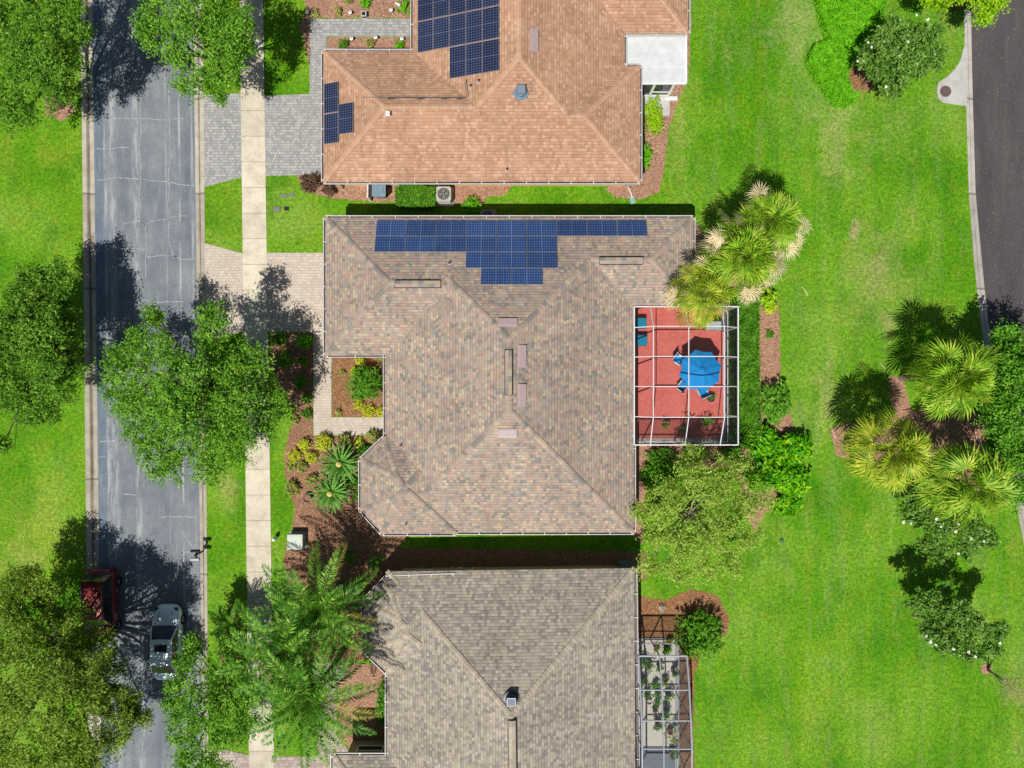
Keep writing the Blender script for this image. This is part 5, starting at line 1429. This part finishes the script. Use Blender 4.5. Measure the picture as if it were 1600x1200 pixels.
    for sy in (-1, 1):
        for sg in (-1, 1):
            y = sy * L * .29 - .02; x = sg * (hw - .10); rr = .34
            b = MB(); a = [(rr * .62, -.11), (rr * .95, -.11), (rr, -.07), (rr, .07), (rr * .95, .11), (rr * .62, .11)]
            pts = []; m = 22
            for (r_, o_) in a:
                for k_ in range(m): an = 2 * PI * k_ / m; pts.append((x + o_, y + r_ * math.cos(an), .34 + r_ * math.sin(an)))
            b.mesh(pts, [(i * m + j, i * m + (j + 1) % m, (i + 1) * m + (j + 1) % m, (i + 1) * m + j) for i in range(5) for j in range(m)])
            wh = b.build('wheel', M['tyre'], t, local=True, smooth=True)
            b = MB()
            b.tube([(x + sg * .06, y, .34), (x + sg * .105, y, .34)], [rr * .2, rr * .18], 12)
            for k_ in range(5):
                an = 2 * PI * k_ / 5; b.bar((x + sg * .09, y, .34), (x + sg * .09, y + rr * .6 * math.cos(an), .34 + rr * .6 * math.sin(an)), .03, .07, up=(1, 0, 0))
            b.build('rim', M['rim'], wh, org=(0, 0, 0))
    for sg in (-1, 1):
        b = MB(); b.ball((sg * hw * .66, yf - .30, zh - .16), .17, nu=12, nv=6, sz=.35); b.build('headlight', M['glass'], t, local=True)
        b = MB(); b.box((sg * hw * .80, yr + .07, zb * .8), (.24, .07, .16)); b.build('taillight', plain('red_lens', (.3, .01, .01), .2, .6), t, local=True)
        b = MB(); b.ball((sg * (hw + .06), yb1 - .28, zb + .06), .11, nu=8, nv=6, sz=.7); b.build('mirror', paint, t, local=True)
    b = MB()
    for sg in (-1, 1): b.bar((sg * hw * .55, yb1 + .12, zh + .085), (sg * hw * .42, yf - .4, zh + .0), .02, .012)
    b.bar((-hw * .5, yb1 - .02, zb + .05), (hw * .3, yb1 - .02 - .06, zb + .09), .02, .02)
    b.build('hood_line', M['dark'], t, local=True)
    return t
car('red_car', 'dark red sport utility vehicle with silver roof rails parked at the left kerb', M['red'], 166.5, 941, PI, 4.75, 1.9, 1.06, 1.02, 1.72, -2.05, -1.75, .55, 1.15, rails=True)
car('silver_car', 'silver-blue sedan with black sunroof parked at the right kerb', M['silver'], 267, 999, 0, 4.85, 1.84, .90, .84, 1.44, -1.85, -1.15, .40, 1.15, sunroof=True)

# ------------------------------------------------------------------ street lamp
p = P(90, 634); hp = P(14, 651, 4.5); 
t = thing('street_lamp', 'dark post street lamp on the left lawn', 'street lamp', (p.x, p.y, 0))
b = MB(); b.lathe((p.x, p.y, 0), [(.16, 0), (.16, .1), (.11, .2), (.07, .55), (.06, 4.0), (.08, 4.02), (.08, 4.1), (.04, 4.15)], 12); b.build('post', M['dark'], t, smooth=True)
b = MB(); b.lathe((p.x, p.y, 4.12), [(.02, 0), (.16, .06), (.21, .34), (.24, .36), (.12, .52), (.03, .6), (.03, .7), (.005, .72)], 10); b.build('lantern', M['dark'], t)
b = MB(); b.lathe((p.x, p.y, 4.2), [(.15, 0), (.19, .24), (.0, .25)], 10); b.build('lens', M['acgrey'], t)

# mailbox pair
p = P(315, 860); t = thing('mailbox', 'twin mailboxes on one dark post at the right kerb of the road', 'mailbox', (p.x, p.y, 0))
b = MB(); q = P(317, 861); x, y = q.x, q.y
b.box((x, y, .55), (.09, .09, 1.1)); b.box((x, y + .0, .95), (.10, .62, .06)); b.ball((x, y, 1.18), .06); b.build('post', M['dark'], t)
for sg in (-1, 1):
    b = MB(); yy = y + sg * .26; pts = []
    prof = [(-.085, 0), (.085, 0), (.085, .12), (.06, .19), (0, .215), (-.06, .19), (-.085, .12)]
    for xx in (-.27, .27):
        for (a, c) in prof: pts.append((x + xx, yy + a, 1.0 + c))
    b.mesh(pts, [tuple(range(6, -1, -1)), tuple(range(7, 14))] + [(i, (i + 1) % 7, 7 + (i + 1) % 7, 7 + i) for i in range(7)])
    bx = b.build('letterbox', plain('white_box_paint', S(214, 218, 212), .5) if sg < 0 else M['dark'], t)
    b = MB(); b.box((x - .275, yy, 1.1), (.015, .15, .18)); b.box((x + .1, yy + .1, 1.17), (.03, .015, .12)); b.build('flag', M['dark'], bx)

# bollard, utility box, bucket, ground boxes
p = P(429, 842, .35); b = MB(); b.lathe((p.x, p.y, 0), [(.12, 0), (.12, .5), (.10, .62), (.03, .66), (.0, .66)], 12)
b2 = b.build('bollard', M['white'], org=(p.x, p.y, 0), smooth=True); tag(b2, 'short white utility marker post on the grass beside the sidewalk', 'marker post')
p = P(462.5, 846, .45); t = thing('utility_cabinet', 'pale green square electrical cabinet in the mulch near the feather palms', 'utility cabinet', (p.x, p.y, 0))
mg = plain('pale_green_paint', S(190, 206, 186), .5, vary=.06)
b = MB(); b.box((p.x, p.y, .32), (.92, .92, .64)); b.build('cabinet', mg, t)
b = MB(); b.box((p.x, p.y, .67), (.98, .98, .07)); b.box((p.x, p.y + .15, .71), (.9, .5, .02)); ld = b.build('lid', plain('pale_green_lid', S(206, 218, 200), .5, vary=.06), t)
b = MB(); b.box((p.x - .1, p.y - .2, .73), (.14, .05, .03)); b.build('latch', M['steel'], ld)
b = MB(); b.box((p.x, p.y, .03), (1.12, 1.12, .06)); b.build('plinth', M['apron'], t)
p = P(481, 778, .2); t = thing('planter', 'round dark planter of soil beside the lower sago palm', 'planter', (p.x, p.y, 0))
b = MB(); b.lathe((p.x, p.y, 0), [(.01, 0), (.2, 0), (.27, .36), (.23, .36), (.21, .3)], 18); b.build('pot', M['potdark'], t)
b = MB(); b.cyl((p.x, p.y, .24), .22, .05, 16); b.build('soil', M['mulch'], t)
for (u, v, sx, sy, m, lab) in [(433, 327, .42, .3, 'steel', 'grey meter box lid in the lawn, lower left of the group'), (448, 326, .3, .26, 'dark', 'black meter box lid in the lawn'), (443, 306, .42, .22, 'steel', 'grey meter box lid in the lawn, upper left of the group'), (456, 305, .36, .24, 'steel', 'grey meter box lid in the lawn, upper right of the group')]:
    p = P(u, v); b = MB(); b.box((p.x, p.y, .01), (sx, sy, .07)); b.box((p.x, p.y, .048), (sx * .82, sy * .8, .012), m=1); tag(b.build('meter_lid', [M['steel'] if m == 'steel' else M['dark'], M[m]], org=(p.x, p.y, 0)), lab, 'meter box lid', group='meter box lids in the lawn')
p = P(1222, 845, .1); b = MB(); b.lathe((p.x, p.y, 0), [(.13, 0), (.13, .08), (.1, .1), (0, .1)], 14); tag(b.build('irrigation_valve', plain('green_valve_plastic', S(70, 110, 90), .5), org=(p.x, p.y, 0)), 'small round green irrigation valve lid in the lawn right of the pale olive tree', 'valve cover')

# air conditioners
def condenser(label, u, v, s=.8, h=.85):
    p = P(u, v, h); t = thing('air_conditioner', label, 'air conditioner', (p.x, p.y, 0)); x, y = p.x, p.y
    b = MB()
    for sx in (-1, 1):
        for sy in (-1, 1): b.box((x + sx * (s / 2 - .03), y + sy * (s / 2 - .03), h / 2 + .05), (.06, .06, h - .1))
    for k in range(9): 
        z = .12 + (h - .2) * k / 8
        for sy in (-1, 1): b.box((x, y + sy * (s / 2 - .02), z), (s - .12, .02, .04)); b.box((x + sy * (s / 2 - .02), y, z), (.02, s - .12, .04))
    b.box((x, y, h / 2), (s * .86, s * .86, h - .12), m=1); b.build('cabinet', [M['acgrey'], M['steel']], t)
    b = MB(); b.prism([(x - s / 2, y - s / 2), (x + s / 2, y - s / 2), (x + s / 2, y + s / 2), (x - s / 2, y + s / 2)], h - .03, h)
    for r_ in (.32, .26, .2, .13): b.lathe((x, y, h), [(s * r_ * 1.3, .0), (s * r_ * 1.3, .03), (s * r_ * 1.3 - .015, .03), (s * r_ * 1.3 - .015, 0)], 20)
    tp = b.build('top', M['acgrey'], t)
    b = MB(); b.cyl((x, y, h + .001), s * .40, .012, 24, 0); b.build('fan_well', M['dark'], tp)
    b = MB()
    for k in range(4):
        a = k * PI / 2; d = Vector((math.cos(a), math.sin(a), 0)); s_ = Vector((-d.y, d.x, 0)); c_ = Vector((x, y, h + .016))
        b.poly([c_ + s_ * .03, c_ + d * .26 + s_ * .1, c_ + d * .28 - s_ * .04, c_ - s_ * .03])
    b.ball((x, y, h + .02), .09, nu=12); b.build('fan', M['steel'], tp)
    b = MB(); b.box((x, y, .05), (s + .2, s + .25, .1)); b.build('pad', M['apron'], t)
condenser('pale square air conditioner at the wall of the terracotta house right of the hedge', 693, 303, .95)
condenser('grey air conditioner in shade at the north wall of the brown house', 762, 338, .85, .8)
# rubbish bin with screen panel
p = P(592, 298, 1.0); t = thing('wheelie_bin', 'blue-grey lidded wheelie bin at the wall of the terracotta house', 'rubbish bin', (p.x, p.y, 0)); x, y = p.x, p.y
mb_ = plain('blue_grey_plastic', S(112, 136, 150), .5)
b = MB(); b.mesh([(x - .3, y - .25, .05), (x + .3, y - .25, .05), (x + .3, y + .25, .05), (x - .3, y + .25, .05), (x - .4, y - .33, .98), (x + .4, y - .33, .98), (x + .4, y + .33, .98), (x - .4, y + .33, .98)], [(3, 2, 1, 0), (4, 5, 6, 7), (0, 1, 5, 4), (1, 2, 6, 5), (2, 3, 7, 6), (3, 0, 4, 7)]); b.build('bin_body', mb_, t)
b = MB(); b.box((x, y, 1.03), (.88, .74, .05)); b.box((x, y + .05, 1.07), (.62, .44, .05)); b.bar((x - .35, y - .4, 1.0), (x + .35, y - .4, 1.0), .04, .04); b.build('lid', plain('blue_grey_lid', S(132, 156, 172), .4), t)
for sg in (-1, 1): b = MB(); b.tube([(x + sg * .28, y + .3, .12), (x + sg * .34, y + .3, .12)], .12, 14); b.build('wheel', M['tyre'], t)
p = P(577, 299, .6); b = MB(); b.box((p.x, p.y, .55), (.06, .9, 1.1)); b.box((p.x, p.y - .47, .6), (.09, .09, 1.2)); b.box((p.x, p.y + .47, .6), (.09, .09, 1.2))
tag(b.build('bin_screen', M['white'], org=(p.x, p.y, 0)), 'narrow white vinyl panel left of the wheelie bin', 'screen panel')

# path lights and lantern by the grey walk
lp = None
def path_light(u, v, lab):
    global lp
    p = P(u, v, .35)
    if lp is None:
        t = thing('path_light', lab, 'path light', (0, 0, 0), group='path lights by the grey walk'); ORG[t.name] = (0, 0, 0)
        b = MB(); b.cyl((0, 0, 0), .02, .32, 8); b.build('post', M['dark'], t, local=True)
        b = MB(); b.lathe((0, 0, .32), [(.11, 0), (.12, .03), (.04, .08), (0, .08)], 14); b.build('cap', M['white'], t, local=True)
        b = MB(); b.cyl((0, 0, .40), .035, .01, 10); b.build('solar_cell', M['dark'], t, local=True)
        lp = t; o = t
    else: o = copy_tree(lp)
    o.location = (p.x, p.y, 0); o['label'] = lab
for (u, v, lab) in [(549, 60, 'left one of the three white path lights below the grey walk'), (587, 58, 'middle one of the three white path lights below the grey walk'), (628, 60, 'right one of the three white path lights below the grey walk'), (547, 19, 'white path light above the grey walk left of the black lantern'), (611, 15, 'white path light above the grey walk right of the black lantern'), (480, 18, 'white path light at the left tip of the top mulch bed')]: path_light(u, v, lab)
p = P(568, 21, .4); t = thing('garden_lantern', 'square garden lantern with black top in the mulch above the grey walk', 'lantern', (p.x, p.y, 0))
b = MB(); b.box((p.x, p.y, .03), (.34, .34, .06)); b.box((p.x, p.y, .36), (.36, .36, .04)); b.build('frame', M['acgrey'], t)
b = MB(); b.box((p.x, p.y, .2), (.24, .24, .3)); b.box((p.x, p.y, .40), (.2, .2, .04)); b.build('lamp_body', M['dark'], t)
p = P(622, 7, .25); b = MB(); b.box((p.x, p.y, .2), (.45, .09, .05), rz=-.6); b.box((p.x, p.y, .1), (.06, .06, .2)); b.box((p.x, p.y, .26), (.3, .1, .05), rz=-.5)
tag(b.build('garden_ornament', M['white'], org=(p.x, p.y, 0)), 'slim white ornament lying among the green plant by the terracotta house wall', 'ornament')
p = P(1034, 951, .2); t = thing('garden_statue', 'small pale openwork ornament alone in the mulch by the screened plants', 'ornament', (p.x, p.y, 0))
b = MB(); b.cyl((p.x, p.y, 0), .18, .05, 14)
for k in range(3):
    a = k * 2.09 + .5; c_ = Vector((p.x + .13 * math.cos(a), p.y + .13 * math.sin(a), .3))
    b.tube([c_ + Vector((.09 * math.cos(q), .09 * math.sin(q), .03 * math.sin(q * 2))) for q in np.linspace(0, 2 * PI, 13)], .022, 6)
    b.tube([(p.x, p.y, .04), tuple(c_ - Vector((0, 0, .02)))], .02, 6)
b.build('rings', M['acgrey'], t)

# ------------------------------------------------------------------ patio furniture
FZ = .076
p = P(1096, 579, 2.3); t = thing('patio_umbrella', 'open blue canvas patio umbrella over the table', 'umbrella', (p.x, p.y, FZ)); x, y = p.x, p.y
b = MB(); n = 8; r_ = 1.34; top = Vector((x, y, 2.62)); rot = R(14)
rim = [Vector((x + r_ * math.cos(2 * PI * k / n + rot), y + r_ * math.sin(2 * PI * k / n + rot), 2.08)) for k in range(n)]
for k in range(n):
    a, c = rim[k], rim[(k + 1) % n]; m = (a + c) / 2 + Vector((0, 0, .03)); ma = a.lerp(top, .5) + Vector((0, 0, .04)); mc = c.lerp(top, .5) + Vector((0, 0, .04)); mm = (ma + mc) / 2 - Vector((0, 0, .035))
    m = m + (Vector((x, y, 2.08)) - m) * .05
    b.mesh([a, m, c, mc, mm, ma, top], [(0, 1, 4, 5), (1, 2, 3, 4), (5, 4, 6), (4, 3, 6)])
    b.mesh([a, m, c, c - Vector((0, 0, .1)), m - Vector((0, 0, .1)), a - Vector((0, 0, .1))], [(0, 5, 4, 1), (1, 4, 3, 2)])
cn = b.build('canopy', M['blue'], t)
b = MB(); b.lathe((x, y, 2.6), [(.24, -.02), (.1, .08), (.0, .1)], 8); b.build('vent', M['blue'], cn)
for k in range(n):
    b = MB(); b.tube([tuple(top - Vector((0, 0, .05))), tuple(rim[k] - Vector((0, 0, .02)))], .012, 5); b.build('rib', M['white'], t)
b = MB(); b.cyl((x, y, FZ), .025, 2.6, 10); b.build('pole', M['white'], t)
b = MB(); b.lathe((x, y, FZ), [(.24, 0), (.24, .04), (.05, .1), (.03, .2)], 16); b.build('base', M['dark'], t)
t = thing('patio_table', 'round white table beneath the blue umbrella', 'table', (x, y, FZ))
b = MB(); b.lathe((x, y, FZ), [(.03, .70), (.6, .70), (.62, .72), (.6, .74), (.03, .74)], 28); b.build('tabletop', M['alu'], t)
for k in range(4):
    a = k * PI / 2 + .6; b = MB(); b.tube([(x + .5 * math.cos(a), y + .5 * math.sin(a), FZ), (x + .42 * math.cos(a), y + .42 * math.sin(a), FZ + .7)], .018, 7); b.build('leg', M['alu'], t)
ch = None
def chair(cx_, cy_, rz, lab, sling='blue', group='blue sling chairs around the umbrella'):
    global ch
    if ch is None:
        t = thing('sling_chair', lab, 'chair', (0, 0, 0), group=group); ORG[t.name] = (0, 0, 0)
        for sg in (-1, 1):
            b = MB(); b.tube([(sg * .28, -.28, 0), (sg * .28, -.25, .42), (sg * .28, .22, .40), (sg * .28, .42, .95)], .018, 7); b.tube([(sg * .28, .25, 0), (sg * .28, .2, .62), (sg * .28, -.25, .62), (sg * .28, -.27, .42)], .018, 7); b.build('side_frame', M['alu'], t, local=True)
        b = MB(); b.tube([(-.28, .42, .95), (.28, .42, .95)], .018, 7); b.build('top_rail', M['alu'], t, local=True)
        b = MB(); b.box((0, -.02, .41), (.52, .5, .015)); b.build('seat', M[sling], t, local=True)
        b = MB(); b.bar((0, .22, .42), (0, .41, .93), .52, .015); b.build('backrest', M[sling], t, local=True)
        ch = t; o = t
    else: o = copy_tree(ch)
    o.location = (cx_, cy_, FZ); o.rotation_euler = (0, 0, rz); o['label'] = lab; o['group'] = group
    return o
for (u, v, lab) in [(1062, 562, 'blue sling chair peeking out left of the umbrella'), (1068, 603, 'blue sling chair at the lower left of the umbrella'), (1099, 611, 'blue sling chair at the lower edge of the umbrella')]:
    q = P(u, v, .75); chair(q.x, q.y, math.atan2(q.y - y, q.x - x) - PI / 2, lab)
ch = None
for (u, v, lab) in [(998.5, 505, 'teal lounge seat under the eave, upper of the two'), (999.5, 532, 'teal lounge seat under the eave, lower of the two')]:
    q = P(u, v, .45); t = thing('lounge_seat', lab, 'lounge chair', (q.x, q.y, FZ), group='teal seats under the eave')
    b = MB(); b.box((q.x, q.y, .38), (.95, .66, .12)); b.build('cushion', M['teal'], t)
    b = MB(); b.box((q.x - .42, q.y, .62), (.14, .66, .5)); b.build('back_cushion', M['teal'], t)
    b = MB(); b.box((q.x, q.y, .28), (.98, .7, .06)); b.box((q.x, q.y + .36, .45), (.9, .05, .3)); b.build('frame', M['dark'], t)
    for sx in (-.42, .42):
        for sy in (-.3, .3): b = MB(); b.box((q.x + sx, q.y + sy, .17), (.05, .05, .2)); b.build('leg', M['dark'], t)
p = P(1117, 508, .8); t = thing('grill', 'covered pale grey grill at the right wall of the red patio under the palm', 'grill', (p.x, p.y, FZ)); x, y = p.x, p.y
b = MB(); b.mesh([(x - .5, y - .3, FZ), (x + .5, y - .3, FZ), (x + .5, y + .3, FZ), (x - .5, y + .3, FZ), (x - .55, y - .32, .85), (x + .55, y - .32, .85), (x + .55, y + .32, .85), (x - .55, y + .32, .85), (x - .3, y - .2, 1.12), (x + .3, y - .2, 1.12), (x + .3, y + .2, 1.12), (x - .3, y + .2, 1.12)],
    [(0, 1, 5, 4), (1, 2, 6, 5), (2, 3, 7, 6), (3, 0, 4, 7), (4, 5, 9, 8), (5, 6, 10, 9), (6, 7, 11, 10), (7, 4, 8, 11), (8, 9, 10, 11)]); b.build('cover', plain('pale_grey_cover', S(190, 196, 198), .6), t)
b = MB(); b.tube([(x - .3, y - .34, .88), (x + .3, y - .34, .88)], .02, 8); b.build('handle', M['steel'], t)

def potted(label, u, v, r, h, pr=.18, mat='hedge', pot='terracotta', seed=0, L=.16, W=.07, zf=.08, group=None, ry=None):
    p = P(u, v, h * .6); t = thing('potted_plant', label, 'potted plant', (p.x, p.y, zf), group=group); x, y = p.x, p.y
    ph = min(.4, pr * 1.6)
    b = MB(); b.lathe((x, y, zf), [(.01, 0), (pr * .75, 0), (pr, ph), (pr * .86, ph), (pr * .82, ph - .05), (.01, ph - .05)], 16); b.build('pot', M[pot], t)
    rm = r / (PPM * 1.03); zc_ = max(zf + ph, h * .6)
    V = cloud([(0, 0, zc_, rm * .8), (rm * .3, rm * .2, zc_ * .95, rm * .5), (-rm * .3, -rm * .25, zc_, rm * .5)], 60, L, W, seed, .14, 7, .8, .5)
    if len(V) < 40: V = cloud([(0, 0, zc_, rm * .9)], 300, L, W, seed, .1, 7, .8, .5)
    V += np.array([x, y, 0]); quads('foliage', V, M[mat], t)
    b = MB()
    for k in range(3): b.tube([(x, y, zf + ph - .06), (x + (k - 1) * rm * .3, y + ((k * 7) % 3 - 1) * rm * .3, zc_)], [.014, .006], 5)
    b.build('stem', M['bark'], t)
potted('round potted plant beside the lower right edge of the blue umbrella', 1111, 622, 8, .7, .26, 'dense', 'potdark', 1, L=.1, W=.05)
potted('narrow leafy potted plant at the lower left of the red patio', 1040, 664, 7, 1.0, .16, 'olive', 'terracotta', 2)
potted('bushy potted plant at the lower right of the red patio', 1105, 659, 12, 1.1, .2, 'dense', 'terracotta', 3)
potted('bluish potted plant in the middle of the lower red patio', 1067, 671, 7, .7, .15, 'mag', 'potdark', 4)
CP = [(1043, 1017, 8, 1.0, 'dense', 'potdark', 'dark bushy potted plant at the top right of the screened plant patio'), (1026, 1014, 5, .6, 'olive', 'terracotta', 'small pale potted plant left of the top dark one'),
      (1046, 1003, 7, .6, 'olive', 'terracotta', 'pale potted plant in the top right corner outside the roof frame'), (1015, 1042, 10, 1.1, 'hedge', 'terracotta', 'large potted plant with wide brown pot near the house, upper'), (1006, 1034, 6, 1.0, 'dense', 'potdark', 'dark plant hugging the house side at the top'),
      (1031, 1044, 6, .8, 'dense', 'potdark', 'dark round potted plant in the middle of the upper row'), (1054, 1052, 6, 1.2, 'hedge', 'terracotta', 'tall narrow plant against the right hand screen'), (1040, 1064, 8, .7, 'olive', 'terracotta', 'yellowish flowering potted plant below the upper row'),
      (1006, 1066, 8, .9, 'hedge', 'potdark', 'leafy plant close to the house above the second beam'), (1024, 1071, 6, .7, 'dense', 'potdark', 'dark potted plant left of the yellowish one'), (1012, 1086, 7, .7, 'hedge', 'terracotta', 'round potted plant below the second beam near the house'),
      (1046, 1088, 11, 1.1, 'dense', 'potdark', 'largest dark leafy plant right of centre'), (1028, 1085, 7, .9, 'dense', 'potdark', 'dark potted plant in the centre of the lower group'), (1027, 1099, 5, .6, 'dense', 'terracotta', 'small dark plant beside the red flowers'),
      (1023, 1108, 5, .4, 'brownleaf', 'terracotta', 'small reddish potted plant'), (1040, 1116, 8, .5, 'dense', 'potdark', 'round low plant in a wide charcoal bowl'), (1030, 1136, 9, 1.3, 'dense', 'terracotta', 'slender branching plant below the third beam'),
      (1050, 1150, 14, 1.5, 'olive', 'terracotta', 'big arching pale leaved plant by the right hand screen, lower'), (1052, 1180, 10, 1.2, 'hedge', 'terracotta', 'leafy plant over the dark grey floor at the bottom edge')]
for i, (u, v, r, h, m, pt, lab) in enumerate(CP): potted(lab, u, v, r, h, .2 if r > 7 else .15, m, pt, 400 + i, group='potted plants in the screened patio')
for (u, v, r_, m, lab) in [(1014, 1096, .17, 'acgrey', 'empty pale round pot near the house side of the screened plants'), (1040, 1104, .27, 'potdark', 'wide round charcoal bowl among the screened plants')]:
    p = P(u, v, .2); b = MB(); b.lathe((p.x, p.y, .08), [(.01, 0), (r_ * .7, 0), (r_, .24), (r_ * .88, .24), (r_ * .8, .12), (.01, .12)], 20); tag(b.build('bowl', M[m], org=(p.x, p.y, .08)), lab, 'plant pot')

# palm litter on the lawn
b = MB()
for (u, v, L, a, lab) in [(1257, 454, .75, -1.05, 'dry palm stalk lying on the lawn right of the fan palm cluster'), (1379, 572, .5, -.9, 'dry palm stalk on the lawn just left of the right hand palm group'), (1301, 674, .9, -1.2, 'pinkish dry frond stalk at the foot of the round fan palm')]:
    p = P(u, v); b = MB(); d = Vector((math.cos(a), math.sin(a), 0))
    b.tube([p - d * L / 2 + Vector((0, 0, .02)), p + Vector((.02, 0, .05)), p + d * L / 2 + Vector((0, 0, .02))], [.012, .03, .04], 6)
    tag(b.build('fallen_stalk', plain('dry_stalk', S(214, 200, 160), .8), org=(p.x, p.y, 0)), lab, 'palm stalk')
